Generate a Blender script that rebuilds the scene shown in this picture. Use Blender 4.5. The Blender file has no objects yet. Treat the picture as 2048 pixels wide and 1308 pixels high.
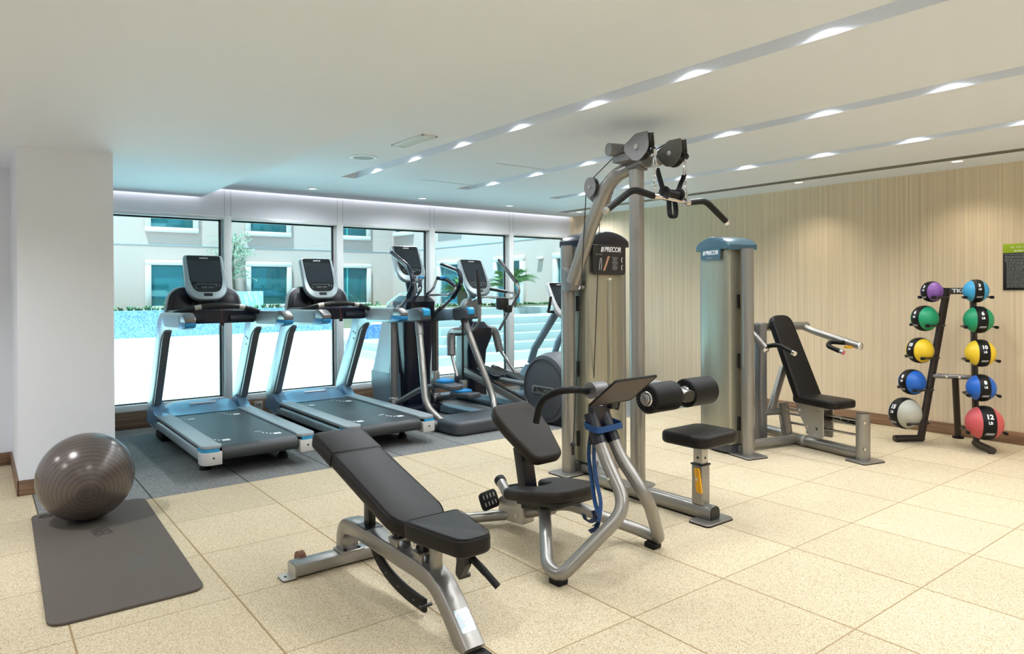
# Hotel gym with treadmills by the windows, cable machines and a ball rack. Blender 4.5, self-contained.
EXPO = 0.08
SLOT_W, DOWN_W, REAR_W, NEAR_W = 30.0, 27.0, 115.0, 62.0
REAR_FILLS = [(.6, 1.75, .6), (-.45, 4.25, 1.15), (-1.9, 3.6, .8), (.6, .3, .8), (-1.0, .8, .9), (-1.0, -1.2, 1), (.8, -1.4, 1), (-1.9, 5.3, 1)]  # added fill spots out of view; second one placed by the bench shadow
SKY_COL, SKY_STR, SUN_STR = (.60, .86, 1.0, 1), 2.6, 19.0
GAP_W = .55
import bpy, bmesh, math, random
from mathutils import Matrix, Vector, Euler
PI = math.pi
S = bpy.context.scene
COL = S.collection
rnd = random.Random(7)

# ---------------------------------------------------------------- mesh helpers
def bmn(): return bmesh.new()
def V(*a): return Vector(a)

def basis(o, right, up):
    r = Vector(right).normalized(); u = Vector(up).normalized(); n = r.cross(u)
    m = Matrix((r, u, n)).transposed().to_4x4(); m.translation = Vector(o); return m

def rot(o, rx=0, ry=0, rz=0):
    return Matrix.Translation(Vector(o)) @ Euler((rx, ry, rz)).to_matrix().to_4x4()

def merge(bm, tmp, M=None):
    if M is not None: bmesh.ops.transform(tmp, matrix=M, verts=tmp.verts)
    vm = {v: bm.verts.new(v.co) for v in tmp.verts}
    for f in tmp.faces:
        try: bm.faces.new([vm[v] for v in f.verts])
        except ValueError: pass
    tmp.free()

def box(bm, c, s, bev=0.0, seg=2, M=None):
    t = bmesh.new(); bmesh.ops.create_cube(t, size=1.0)
    bmesh.ops.transform(t, matrix=Matrix.Translation(Vector(c)) @ Matrix.Diagonal((s[0], s[1], s[2], 1)), verts=t.verts)
    if bev > 0:
        bmesh.ops.bevel(t, geom=list(t.edges), offset=min(bev, .49*min(s)), segments=seg, affect='EDGES', profile=.5)
    merge(bm, t, M)

def box2(bm, lo, hi, bev=0.0, seg=2, M=None):
    box(bm, [(a+b)/2 for a, b in zip(lo, hi)], [abs(b-a) for a, b in zip(lo, hi)], bev, seg, M)

def prism(bm, pts, t, M=None, bev=0.0, seg=3, centered=True):
    """polygon in XY extruded along Z (thickness t)"""
    b = bmesh.new(); z0 = -t/2 if centered else 0
    a = [b.verts.new((p[0], p[1], z0)) for p in pts]; c = [b.verts.new((p[0], p[1], z0+t)) for p in pts]
    n = len(pts)
    f1 = b.faces.new(a[::-1]); f2 = b.faces.new(c)
    for i in range(n): b.faces.new((a[i], a[(i+1) % n], c[(i+1) % n], c[i]))
    bmesh.ops.recalc_face_normals(b, faces=b.faces)
    if bev > 0:
        bmesh.ops.bevel(b, geom=list(set(f1.edges) | set(f2.edges)), offset=bev, segments=seg, affect='EDGES', profile=.5, clamp_overlap=True)
    merge(bm, b, M)

def rpoly(pts, r, n=5):
    """round the corners of a 2D polygon"""
    out = []; N = len(pts)
    for i in range(N):
        p = Vector(pts[i]); a = Vector(pts[i-1]); b = Vector(pts[(i+1) % N])
        rr = r[i] if isinstance(r, (list, tuple)) else r
        if rr <= 0: out.append((p.x, p.y)); continue
        da = (a-p); db = (b-p); la, lb = da.length, db.length; da /= la; db /= lb
        d = min(rr, .49*la, .49*lb); A = p+da*d; B = p+db*d
        for k in range(n+1):
            t = k/n; q = A*(1-t)**2 + p*2*t*(1-t) + B*t*t; out.append((q.x, q.y))
    return out

def fillet(pts, r, n=6, closed=False):
    pts = [Vector(p) for p in pts]; out = []; N = len(pts)
    for i in range(N):
        p = pts[i]
        if not closed and i in (0, N-1): out.append(p); continue
        a = pts[i-1]; b = pts[(i+1) % N]; rr = r[i] if isinstance(r, (list, tuple)) else r
        da = a-p; db = b-p; la, lb = da.length, db.length
        if la < 1e-6 or lb < 1e-6 or rr <= 0: out.append(p); continue
        da /= la; db /= lb; d = min(rr, .49*la, .49*lb); A = p+da*d; B = p+db*d
        for k in range(n+1):
            t = k/n; out.append(A*(1-t)**2 + p*2*t*(1-t) + B*t*t)
    return out

def tube(bm, pts, r, n=14, fil=0, closed=False, ry=None, up=None, cap=True, seg=6, sq=0):
    """sweep an ellipse (r, ry) - or a rounded box when sq - along a path; r may be a list per point"""
    P = fillet(pts, fil, seg, closed) if fil else [Vector(p) for p in pts]
    N = len(P); rings = []; prev = None
    for i in range(N):
        if closed: d = P[(i+1) % N]-P[i-1]
        else: d = P[min(i+1, N-1)]-P[max(i-1, 0)]
        d.normalize()
        if up is not None:
            u = Vector(up) - d*d.dot(Vector(up))
            if u.length < 1e-4: u = d.orthogonal()
        elif prev is None: u = d.orthogonal()
        else: u = prev - d*d.dot(prev)
        u.normalize(); prev = u; s = d.cross(u)
        rr = r[min(i, len(r)-1)] if isinstance(r, (list, tuple)) else r
        r2 = ry if ry is not None else rr
        ring = []
        for k in range(n):
            a = 2*PI*k/n; ca, sa = math.cos(a), math.sin(a)
            if sq:
                ca = math.copysign(abs(ca)**sq, ca); sa = math.copysign(abs(sa)**sq, sa)
            ring.append(bm.verts.new(P[i] + s*rr*ca + u*r2*sa))
        rings.append(ring)
    for i in range(N if closed else N-1):
        A = rings[i]; B = rings[(i+1) % N]
        for k in range(n): bm.faces.new((A[k], A[(k+1) % n], B[(k+1) % n], B[k]))
    if cap and not closed:
        bm.faces.new(rings[0][::-1]); bm.faces.new(rings[-1])

def cyl(bm, a, b, r, r2=None, n=20):
    a = Vector(a); b = Vector(b)
    tube(bm, [a, b], [r, r if r2 is None else r2], n)

def lathe(bm, prof, M=None, n=24):
    """profile [(radius, z)] round Z"""
    b = bmesh.new(); rings = []
    for r, z in prof:
        if r < 1e-6: rings.append([b.verts.new((0, 0, z))])
        else: rings.append([b.verts.new((r*math.cos(2*PI*k/n), r*math.sin(2*PI*k/n), z)) for k in range(n)])
    for A, B in zip(rings[:-1], rings[1:]):
        for k in range(n):
            k2 = (k+1) % n
            if len(A) == 1 and len(B) == 1: continue
            if len(A) == 1: b.faces.new((A[0], B[k], B[k2]))
            elif len(B) == 1: b.faces.new((A[k], A[k2], B[0]))
            else: b.faces.new((A[k], A[k2], B[k2], B[k]))
    bmesh.ops.recalc_face_normals(b, faces=b.faces)
    merge(bm, b, M)

def sphere(bm, c, r, u=24, v=14, sc=(1, 1, 1), M=None):
    t = bmesh.new(); bmesh.ops.create_uvsphere(t, u_segments=u, v_segments=v, radius=r)
    m = Matrix.Translation(Vector(c)) @ Matrix.Diagonal((sc[0], sc[1], sc[2], 1))
    merge(bm, t, m if M is None else M @ m)

def torus(bm, M, R, r, n=24, m=10, sx=1.0):
    pts = [M @ Vector((R*sx*math.cos(2*PI*k/n), R*math.sin(2*PI*k/n), 0)) for k in range(n)]
    tube(bm, pts, r, m, closed=True)

def loft(bm, rings, cap=True):
    R = [[bm.verts.new(p) for p in ring] for ring in rings]
    for A, B in zip(R[:-1], R[1:]):
        n = len(A)
        for k in range(n): bm.faces.new((A[k], A[(k+1) % n], B[(k+1) % n], B[k]))
    if cap: bm.faces.new(R[0][::-1]); bm.faces.new(R[-1])

# ---------------------------------------------------------------- objects
def link(o): COL.objects.link(o); return o

def obj(name, bm, mat, parent=None, label=None, angle=35, recalc=True, flat=False):
    if recalc: bmesh.ops.recalc_face_normals(bm, faces=bm.faces)
    lim = math.radians(angle)
    for e in bm.edges:
        if len(e.link_faces) == 2 and e.calc_face_angle(0) > lim: e.smooth = False
    for f in bm.faces: f.smooth = not flat
    me = bpy.data.meshes.new(name); bm.to_mesh(me); bm.free()
    for m in (mat if isinstance(mat, (list, tuple)) else [mat]): me.materials.append(m)
    o = link(bpy.data.objects.new(name, me))
    if parent is not None: o.parent = parent
    if label: o['label'] = label
    return o

def thing(name, label, cat, loc=(0, 0, 0), rz=0.0, group=None):
    o = link(bpy.data.objects.new(name, None)); o.empty_display_size = .1
    o.location = loc; o.rotation_euler = (0, 0, rz); o['label'] = label; o['category'] = cat
    if group: o['group'] = group
    return o

def tag(o, label, cat, group=None):
    o['label'] = label; o['category'] = cat
    if group: o['group'] = group
    return o

def struct(name, bm, mat, parent=None, **k):
    o = obj(name, bm, mat, parent, **k)
    if parent is None: o['kind'] = 'structure'
    return o

def dup(root, loc, rz=None, label=None, group=None):
    r = root.copy(); COL.objects.link(r); r.location = loc
    if rz is not None: r.rotation_euler = (0, 0, rz)
    if label: r['label'] = label
    if group: r['group'] = group
    def kids(a, b):
        for ch in list(a.children):
            c = ch.copy(); COL.objects.link(c); c.parent = b; kids(ch, c)
    kids(root, r)
    return r

def text_bm(s, size, M, ext=.0006, shear=0.0, off=0.0, align='CENTER', sx=1.0, space=1.0):
    cu = bpy.data.curves.new('t', 'FONT'); cu.body = s; cu.size = size; cu.shear = shear; cu.offset = off*size
    cu.extrude = ext; cu.align_x = align; cu.align_y = 'CENTER'; cu.space_character = space; cu.resolution_u = 3
    o = bpy.data.objects.new('t', cu); COL.objects.link(o)
    dg = bpy.context.evaluated_depsgraph_get(); dg.update()
    me = bpy.data.meshes.new_from_object(o.evaluated_get(dg))
    bm = bmesh.new(); bm.from_mesh(me)
    bpy.data.objects.remove(o); bpy.data.curves.remove(cu); bpy.data.meshes.remove(me)
    bmesh.ops.transform(bm, matrix=M @ Matrix.Diagonal((sx, 1, 1, 1)), verts=bm.verts)
    return bm

def logo_bm(h, M, ext=.0006):
    """slanted bars followed by the word PRECOR; h = letter height; centred"""
    bm = text_bm('PRECOR', h*1.38, M @ Matrix.Translation((h*.55, 0, 0)), ext, .22, .022, sx=.95, space=.95)
    for k in range(3):
        x = -h*2.72 + k*h*.27
        prism(bm, [(x-.10*h, -.5*h), (x+.07*h, -.5*h), (x+.32*h, .5*h), (x+.15*h, .5*h)], ext*2, M)
    return bm
# ---------------------------------------------------------------- materials
def srgb(r, g, b):
    f = lambda c: (c/255/12.92) if c/255 <= .04045 else ((c/255+.055)/1.055)**2.4
    return (f(r), f(g), f(b), 1)

class NT:
    def __init__(s, name):
        s.m = bpy.data.materials.new(name); s.m.use_nodes = True; s.t = s.m.node_tree; s.n = s.t.nodes
        s.b = s.n['Principled BSDF']; s.out = s.n['Material Output']
    def add(s, k, **p):
        n = s.n.new(k)
        for a, b in p.items(): setattr(n, a, b)
        return n
    def l(s, a, b): s.t.links.new(a, b)

def mat(name, col, rough=.5, metal=0.0, spec=None, bump=0, bscale=200, emit=None, coat=0, var=0, vscale=3, trans=0, sheen=0):
    N = NT(name); b = N.b
    b.inputs['Base Color'].default_value = col; b.inputs['Roughness'].default_value = rough; b.inputs['Metallic'].default_value = metal
    if spec is not None: b.inputs['Specular IOR Level'].default_value = spec
    if coat: b.inputs['Coat Weight'].default_value = coat; b.inputs['Coat Roughness'].default_value = .1
    if trans: b.inputs['Transmission Weight'].default_value = trans
    if emit: b.inputs['Emission Color'].default_value = emit[0]; b.inputs['Emission Strength'].default_value = emit[1]
    tc = N.add('ShaderNodeTexCoord')
    nz = N.add('ShaderNodeTexNoise'); nz.inputs['Scale'].default_value = vscale; nz.inputs['Detail'].default_value = 3
    N.l(tc.outputs['Object'], nz.inputs['Vector'])
    mx = N.add('ShaderNodeMix', data_type='RGBA'); k = 1-max(var, .03)
    mx.inputs[6].default_value = (col[0]*k, col[1]*k, col[2]*k, 1); mx.inputs[7].default_value = col
    N.l(nz.outputs['Fac'], mx.inputs[0]); N.l(mx.outputs[2], b.inputs['Base Color'])
    if bump:
        n2 = N.add('ShaderNodeTexNoise'); n2.inputs['Scale'].default_value = bscale; n2.inputs['Detail'].default_value = 2
        N.l(tc.outputs['Object'], n2.inputs['Vector'])
        bp = N.add('ShaderNodeBump'); bp.inputs['Strength'].default_value = bump; bp.inputs['Distance'].default_value = .002
        N.l(n2.outputs['Fac'], bp.inputs['Height']); N.l(bp.outputs['Normal'], b.inputs['Normal'])
    return N.m

def floor_mat(name, base, dark, light, x0, y0, tile, joint):
    """crumb-rubber tiles: coarse speckle, joints on a grid"""
    N = NT(name); b = N.b; b.inputs['Roughness'].default_value = .82; b.inputs['Specular IOR Level'].default_value = .25
    tc = N.add('ShaderNodeTexCoord')
    vo = N.add('ShaderNodeTexVoronoi'); vo.inputs['Scale'].default_value = 350
    N.l(tc.outputs['Object'], vo.inputs['Vector'])
    sep = N.add('ShaderNodeSeparateColor'); N.l(vo.outputs['Color'], sep.inputs[0])
    cr = N.add('ShaderNodeValToRGB'); e = cr.color_ramp.elements; cr.color_ramp.interpolation = 'LINEAR'
    e[0].position = 0; e[0].color = dark; e[1].position = 1; e[1].color = light
    a = cr.color_ramp.elements.new(.16); a.color = dark
    a = cr.color_ramp.elements.new(.30); a.color = base
    a = cr.color_ramp.elements.new(.8); a.color = base
    N.l(sep.outputs[0], cr.inputs[0])
    # slow variation
    nz = N.add('ShaderNodeTexNoise'); nz.inputs['Scale'].default_value = 2.2; nz.inputs['Detail'].default_value = 4; N.l(tc.outputs['Object'], nz.inputs['Vector'])
    mr = N.add('ShaderNodeMapRange'); mr.inputs[3].default_value = .9; mr.inputs[4].default_value = 1.06; N.l(nz.outputs['Fac'], mr.inputs[0])
    sx = N.add('ShaderNodeSeparateXYZ'); N.l(tc.outputs['Object'], sx.inputs[0])
    def grid(o, off, w):
        s = N.add('ShaderNodeMath', operation='SUBTRACT'); N.l(o, s.inputs[0]); s.inputs[1].default_value = off
        d = N.add('ShaderNodeMath', operation='DIVIDE'); N.l(s.outputs[0], d.inputs[0]); d.inputs[1].default_value = tile
        r = N.add('ShaderNodeMath', operation='ROUND'); N.l(d.outputs[0], r.inputs[0])
        q = N.add('ShaderNodeMath', operation='SUBTRACT'); N.l(d.outputs[0], q.inputs[0]); N.l(r.outputs[0], q.inputs[1])
        ab = N.add('ShaderNodeMath', operation='ABSOLUTE'); N.l(q.outputs[0], ab.inputs[0])
        l = N.add('ShaderNodeMapRange'); l.inputs[1].default_value = w*.5/tile; l.inputs[2].default_value = w*1.3/tile
        N.l(ab.outputs[0], l.inputs[0]); fl = N.add('ShaderNodeMath', operation='FLOOR'); N.l(d.outputs[0], fl.inputs[0])
        return l.outputs[0], fl.outputs[0]
    gx, fx = grid(sx.outputs[0], x0, .0042); gy, fy = grid(sx.outputs[1], y0, .0026)
    cb = N.add('ShaderNodeCombineXYZ'); N.l(fx, cb.inputs[0]); N.l(fy, cb.inputs[1])
    wn = N.add('ShaderNodeTexWhiteNoise'); N.l(cb.outputs[0], wn.inputs['Vector'])
    m2 = N.add('ShaderNodeMapRange'); m2.inputs[3].default_value = .94; m2.inputs[4].default_value = 1.04; N.l(wn.outputs['Value'], m2.inputs[0])
    mul = N.add('ShaderNodeMath', operation='MULTIPLY'); N.l(mr.outputs[0], mul.inputs[0]); N.l(m2.outputs[0], mul.inputs[1])
    mn = N.add('ShaderNodeMath', operation='MINIMUM'); N.l(gx, mn.inputs[0]); N.l(gy, mn.inputs[1])
    hs = N.add('ShaderNodeVectorMath', operation='SCALE'); N.l(cr.outputs[0], hs.inputs[0]); N.l(mul.outputs[0], hs.inputs['Scale'])
    mx = N.add('ShaderNodeMix', data_type='RGBA'); mx.inputs[6].default_value = joint
    N.l(mn.outputs[0], mx.inputs[0]); N.l(hs.outputs[0], mx.inputs[7]); N.l(mx.outputs[2], b.inputs['Base Color'])
    bp = N.add('ShaderNodeBump'); bp.inputs['Strength'].default_value = .5; bp.inputs['Distance'].default_value = .003
    ad = N.add('ShaderNodeMath', operation='MULTIPLY_ADD'); N.l(sep.outputs[1], ad.inputs[0]); ad.inputs[1].default_value = .3; N.l(mn.outputs[0], ad.inputs[2])
    N.l(ad.outputs[0], bp.inputs['Height']); N.l(bp.outputs['Normal'], b.inputs['Normal'])
    return N.m

def stripe_mat(name, c1, c2):
    """wallpaper with fine upright threads"""
    N = NT(name); b = N.b; b.inputs['Roughness'].default_value = .6
    tc = N.add('ShaderNodeTexCoord'); mp = N.add('ShaderNodeMapping'); mp.inputs['Scale'].default_value = (1, 60, .35)
    N.l(tc.outputs['Object'], mp.inputs[0])
    nz = N.add('ShaderNodeTexNoise'); nz.inputs['Scale'].default_value = 1.0; nz.inputs['Detail'].default_value = 5; nz.inputs['Roughness'].default_value = .75
    N.l(mp.outputs[0], nz.inputs['Vector'])
    cr = N.add('ShaderNodeValToRGB'); e = cr.color_ramp.elements; e[0].position = .32; e[0].color = c1; e[1].position = .68; e[1].color = c2
    N.l(nz.outputs['Fac'], cr.inputs[0]); N.l(cr.outputs[0], b.inputs['Base Color'])
    return N.m

def wood_mat(name, c1, c2, axis='Y'):
    N = NT(name); b = N.b; b.inputs['Roughness'].default_value = .45
    tc = N.add('ShaderNodeTexCoord'); mp = N.add('ShaderNodeMapping')
    mp.inputs['Scale'].default_value = {'Y': (30, 1.2, 40), 'X': (1.2, 30, 40)}[axis]
    N.l(tc.outputs['Object'], mp.inputs[0])
    nz = N.add('ShaderNodeTexNoise'); nz.inputs['Scale'].default_value = 1.4; nz.inputs['Detail'].default_value = 6; nz.inputs['Distortion'].default_value = .6
    N.l(mp.outputs[0], nz.inputs['Vector'])
    cr = N.add('ShaderNodeValToRGB'); e = cr.color_ramp.elements; e[0].position = .3; e[0].color = c1; e[1].position = .7; e[1].color = c2
    N.l(nz.outputs['Fac'], cr.inputs[0]); N.l(cr.outputs[0], b.inputs['Base Color'])
    return N.m

def pane_mat(name, tint, refl=.06, rough=0.0):
    """window glass: tinted clear pane with a surface reflection; lets daylight through"""
    N = NT(name); N.n.remove(N.b)
    tr = N.add('ShaderNodeBsdfTransparent'); tr.inputs[0].default_value = tint
    gl = N.add('ShaderNodeBsdfGlossy'); gl.inputs['Roughness'].default_value = rough
    lw = N.add('ShaderNodeFresnel'); lw.inputs[0].default_value = 1.35
    mx = N.add('ShaderNodeMixShader'); N.l(lw.outputs[0], mx.inputs[0]); N.l(tr.outputs[0], mx.inputs[1]); N.l(gl.outputs[0], mx.inputs[2])
    N.l(mx.outputs[0], N.out.inputs[0]); return N.m

def mosaic_mat(name, c1, c2, grout, sc):
    N = NT(name); b = N.b; b.inputs['Roughness'].default_value = .3
    tc = N.add('ShaderNodeTexCoord')
    vo = N.add('ShaderNodeTexVoronoi'); vo.inputs['Scale'].default_value = sc; vo.inputs['Randomness'].default_value = .15; N.l(tc.outputs['Object'], vo.inputs['Vector'])
    sp = N.add('ShaderNodeSeparateColor'); N.l(vo.outputs['Color'], sp.inputs[0])
    cr = N.add('ShaderNodeValToRGB'); e = cr.color_ramp.elements; e[0].color = c1; e[1].color = c2
    N.l(sp.outputs[0], cr.inputs[0]); N.l(cr.outputs[0], b.inputs['Base Color'])
    return N.m

def bands_mat(name, base, line, sc, axis=2, width=.12):
    """plain surface with thin moulded lines every 1/sc metres along an axis (object space)"""
    N = NT(name); b = N.b; b.inputs['Roughness'].default_value = .35; b.inputs['Base Color'].default_value = base
    tc = N.add('ShaderNodeTexCoord'); sx = N.add('ShaderNodeSeparateXYZ'); N.l(tc.outputs['Object'], sx.inputs[0])
    m = N.add('ShaderNodeMath', operation='MULTIPLY'); N.l(sx.outputs[axis], m.inputs[0]); m.inputs[1].default_value = sc
    f = N.add('ShaderNodeMath', operation='FRACT'); N.l(m.outputs[0], f.inputs[0])
    g = N.add('ShaderNodeMath', operation='LESS_THAN'); N.l(f.outputs[0], g.inputs[0]); g.inputs[1].default_value = width
    mx = N.add('ShaderNodeMix', data_type='RGBA'); mx.inputs[6].default_value = base; mx.inputs[7].default_value = line
    N.l(g.outputs[0], mx.inputs[0]); N.l(mx.outputs[2], b.inputs['Base Color'])
    bp = N.add('ShaderNodeBump'); bp.inputs['Strength'].default_value = .4; bp.inputs['Distance'].default_value = .003; bp.invert = True
    N.l(g.outputs[0], bp.inputs['Height']); N.l(bp.outputs['Normal'], b.inputs['Normal'])
    return N.m

X0, Y0, TILE = .2846, 4.905, .6
M = dict(
    floor=floor_mat('beige_rubber', srgb(205, 190, 160), srgb(160, 141, 110), srgb(228, 216, 192), X0, Y0, TILE, srgb(150, 127, 90)),
    dfloor=floor_mat('dark_rubber', srgb(126, 127, 126), srgb(80, 82, 84), srgb(180, 182, 180), X0, Y0, TILE, srgb(30, 32, 34)),
    white=mat('white_paint', srgb(232, 236, 244), .7, var=.02, vscale=.7),
    ceil=mat('ceiling_paint', srgb(234, 240, 250), .75, var=.02, vscale=.6),
    frame=mat('white_aluminium', srgb(226, 230, 230), .4),
    gasket=mat('black_gasket', srgb(16, 20, 22), .5),
    wallp=stripe_mat('striped_wallpaper', srgb(200, 180, 150), srgb(230, 211, 180)),
    wood=wood_mat('skirting_wood', srgb(106, 78, 58), srgb(156, 120, 90), 'Y'),
    woodx=wood_mat('skirting_wood_x', srgb(96, 74, 58), srgb(142, 112, 88), 'X'),
    pane=pane_mat('window_glass', (.70, .94, .97, 1)),
    steel=mat('silver_paint', srgb(152, 149, 144), .31, .72, var=.04),
    steel2=mat('grey_paint', srgb(126, 125, 125), .36, .55, var=.04),
    chrome=mat('chrome', srgb(225, 225, 228), .12, 1),
    galv=mat('satin_plate', srgb(190, 186, 178), .4, .7),
    black=mat('black_plastic', srgb(13, 13, 15), .35),
    rubber=mat('black_rubber', srgb(15, 15, 15), .5, bump=.12, bscale=300, spec=.25),
    leather=mat('black_leather', srgb(24, 21, 19), .42, bump=.08, bscale=420, spec=.22),
    vinyl=mat('brown_black_vinyl', srgb(44, 39, 34), .5, bump=.12, bscale=500, spec=.22),
    navy=mat('navy_plastic', srgb(14, 22, 38), .3),
    navy2=mat('dark_navy_cover', srgb(12, 16, 32), .28),
    shell=mat('pale_grey_shell', srgb(160, 172, 176), .34, .45),
    shell2=mat('blue_grey_shell', srgb(120, 142, 156), .38, .15),
    cover=mat('blue_grey_cover', srgb(112, 150, 180), .24, .2),
    rail=mat('foot_rail', srgb(150, 160, 164), .4),
    cap=mat('cap_white', srgb(206, 206, 206), .4, .2),
    blue=mat('bright_blue', srgb(22, 128, 190), .35),
    cyan=mat('cyan_blue', srgb(40, 150, 200), .35),
    belt=mat('running_belt', srgb(58, 62, 64), .42, bump=.15, bscale=600),
    screen=mat('screen_glass', srgb(42, 46, 52), .14, spec=.5),
    bezel=mat('console_black', srgb(18, 19, 22), .25),
    print=mat('white_print', srgb(238, 238, 238), .6),
    dimprint=mat('grey_print', srgb(150, 152, 156), .6),
    charcoal=mat('charcoal_plastic', srgb(70, 73, 78), .4, bump=.1, bscale=300),
    shroud=None,
    yellow=mat('yellow_lever', srgb(232, 168, 24), .4),
    orange=mat('bronze_print', srgb(178, 132, 104), .5),
    strap=mat('blue_webbing', srgb(14, 66, 122), .7, bump=.3, bscale=500),
    strapd=mat('dark_blue_webbing', srgb(22, 36, 62), .75),
    matg=mat('foam_mat', srgb(88, 80, 73), .8, bump=.35, bscale=500, var=.12, vscale=60),
    matprint=mat('mat_print', srgb(46, 40, 36), .8),
    ball=None,
    rack=mat('dark_bronze_paint', srgb(66, 60, 56), .35, .55),
    lamp=mat('lamp_lens', (1, 1, 1, 1), .4, emit=((1, .97, .92, 1), 3)),
    green=mat('lime_panel', srgb(150, 176, 22), .5),
    signb=mat('black_panel', srgb(24, 24, 25), .4),
    patio=mat('pale_stone', srgb(236, 228, 222), .8, var=.06, vscale=1.2),
    bwall=mat('render_wall', srgb(174, 140, 132), .9, var=.05, vscale=.5),
    bwhite=mat('white_surround', srgb(190, 166, 160), .8),
    bglass=mat('dark_teal_glass', srgb(40, 92, 98), .06, .3),
    btrim=mat('curtain_teal', srgb(60, 140, 140), .6),
    mosaic=mosaic_mat('blue_mosaic', srgb(72, 98, 160), srgb(122, 142, 194), None, 30),
    mosaic2=mosaic_mat('pale_mosaic', srgb(150, 196, 205), srgb(190, 222, 225), None, 22),
    water=mat('pool_water', srgb(90, 180, 215), .06),
    coping=mat('white_stone', srgb(232, 232, 230), .7),
    step=mat('marble_step', srgb(150, 146, 145), .6, var=.12, vscale=3),
    leaf=mat('palm_leaf', srgb(92, 122, 60), .6, var=.4, vscale=8),
    leaf2=mat('olive_leaf', srgb(150, 164, 138), .7, var=.4, vscale=8),
    bush=mat('shrub_leaf', srgb(90, 118, 76), .7, var=.4, vscale=8),
    bark=mat('bark', srgb(92, 74, 58), .9, bump=.4, bscale=40),
    soil=mat('planting_soil', srgb(120, 104, 84), .9),
)
def ball_mat(r):
    N = NT('gym_ball_vinyl'); b = N.b; b.inputs['Roughness'].default_value = .24; b.inputs['Specular IOR Level'].default_value = .6; b.inputs['Metallic'].default_value = .25
    tc = N.add('ShaderNodeTexCoord'); sx = N.add('ShaderNodeSeparateXYZ'); N.l(tc.outputs['Object'], sx.inputs[0])
    d = N.add('ShaderNodeMath', operation='DIVIDE'); N.l(sx.outputs[2], d.inputs[0]); d.inputs[1].default_value = r*1.0005
    a = N.add('ShaderNodeMath', operation='ARCCOSINE'); N.l(d.outputs[0], a.inputs[0])
    m = N.add('ShaderNodeMath', operation='MULTIPLY'); N.l(a.outputs[0], m.inputs[0]); m.inputs[1].default_value = 9.5
    f = N.add('ShaderNodeMath', operation='FRACT'); N.l(m.outputs[0], f.inputs[0])
    g = N.add('ShaderNodeMath', operation='LESS_THAN'); N.l(f.outputs[0], g.inputs[0]); g.inputs[1].default_value = .10
    mx = N.add('ShaderNodeMix', data_type='RGBA'); mx.inputs[6].default_value = srgb(96, 87, 83); mx.inputs[7].default_value = srgb(66, 58, 55)
    N.l(g.outputs[0], mx.inputs[0]); N.l(mx.outputs[2], b.inputs['Base Color'])
    bp = N.add('ShaderNodeBump'); bp.inputs['Strength'].default_value = .5; bp.inputs['Distance'].default_value = .004
    N.l(g.outputs[0], bp.inputs['Height']); N.l(bp.outputs['Normal'], b.inputs['Normal'])
    return N.m
M['ball'] = ball_mat(.2475)
def shroud_mat():
    """frosted polycarbonate: half see-through satin panel"""
    N = NT('frosted_shroud'); b = N.b
    b.inputs['Roughness'].default_value = .34; b.inputs['Metallic'].default_value = .75
    b.inputs['Specular IOR Level'].default_value = .6
    tc = N.add('ShaderNodeTexCoord'); mp = N.add('ShaderNodeMapping'); mp.inputs['Scale'].default_value = (40, 40, .6); N.l(tc.outputs['Object'], mp.inputs[0])
    nz = N.add('ShaderNodeTexNoise'); nz.inputs['Scale'].default_value = 3; nz.inputs['Detail'].default_value = 3; N.l(mp.outputs[0], nz.inputs['Vector'])
    cr = N.add('ShaderNodeValToRGB'); e = cr.color_ramp.elements; e[0].position = .3; e[0].color = srgb(160, 157, 140); e[1].position = .7; e[1].color = srgb(172, 169, 152)
    N.l(nz.outputs['Fac'], cr.inputs[0]); N.l(cr.outputs[0], b.inputs['Base Color'])
    return N.m
M['shroud'] = shroud_mat()
# ---------------------------------------------------------------- the room
ZC, ZS = 2.373, 2.275          # main ceiling, lower ceiling
XR, YW, XL, YB = 6.9, 7.5, -2.6, -3.2
SLOTS = [(2.675, 2.822), (3.945, 4.10), (5.21, 5.365)]
YE = 6.03                       # far end of the ceiling slots

bm = bmn(); b = bm
def quadf(bm, x0, x1, y0, y1, z):
    return bm.faces.new([bm.verts.new(p) for p in ((x0, y0, z), (x1, y0, z), (x1, y1, z), (x0, y1, z))])
quadf(bm, XL, XR+.1, YB, Y0, 0); f = quadf(bm, .2846, XR+.1, Y0, YW+.12, 0); f.material_index = 1
quadf(bm, XL, .2846, Y0, YW+.12, 0)
bmesh.ops.recalc_face_normals(bm, faces=bm.faces)
struct('floor', bm, [M['floor'], M['dfloor']], recalc=False)
bm = bmn(); box2(bm, (XL-.2, YB-.2, -.2), (XR+.3, YW+.12, -.004)); struct('floor_slab', bm, M['coping'])

bm = bmn(); box2(bm, (XR, YB, 0), (XR+.15, YW+.2, 2.7)); struct('wall_right', bm, M['wallp'])
bm = bmn(); box2(bm, (XL-.15, YB-.15, 0), (XR+.15, YB, 2.7)); struct('wall_back', bm, M['white'])
bm = bmn(); box2(bm, (XL-.15, YB, 0), (XL, 6.7, 2.7)); struct('wall_far_left', bm, M['white'])
bm = bmn(); box2(bm, (XL, 6.56, 0), (.25, 6.72, 2.7)); struct('wall_left', bm, M['white'])
bm = bmn(); box2(bm, (.215, 5.51, 0), (.762, YW+.12, 2.7)); struct('wall_pillar', bm, M['white'])

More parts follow.
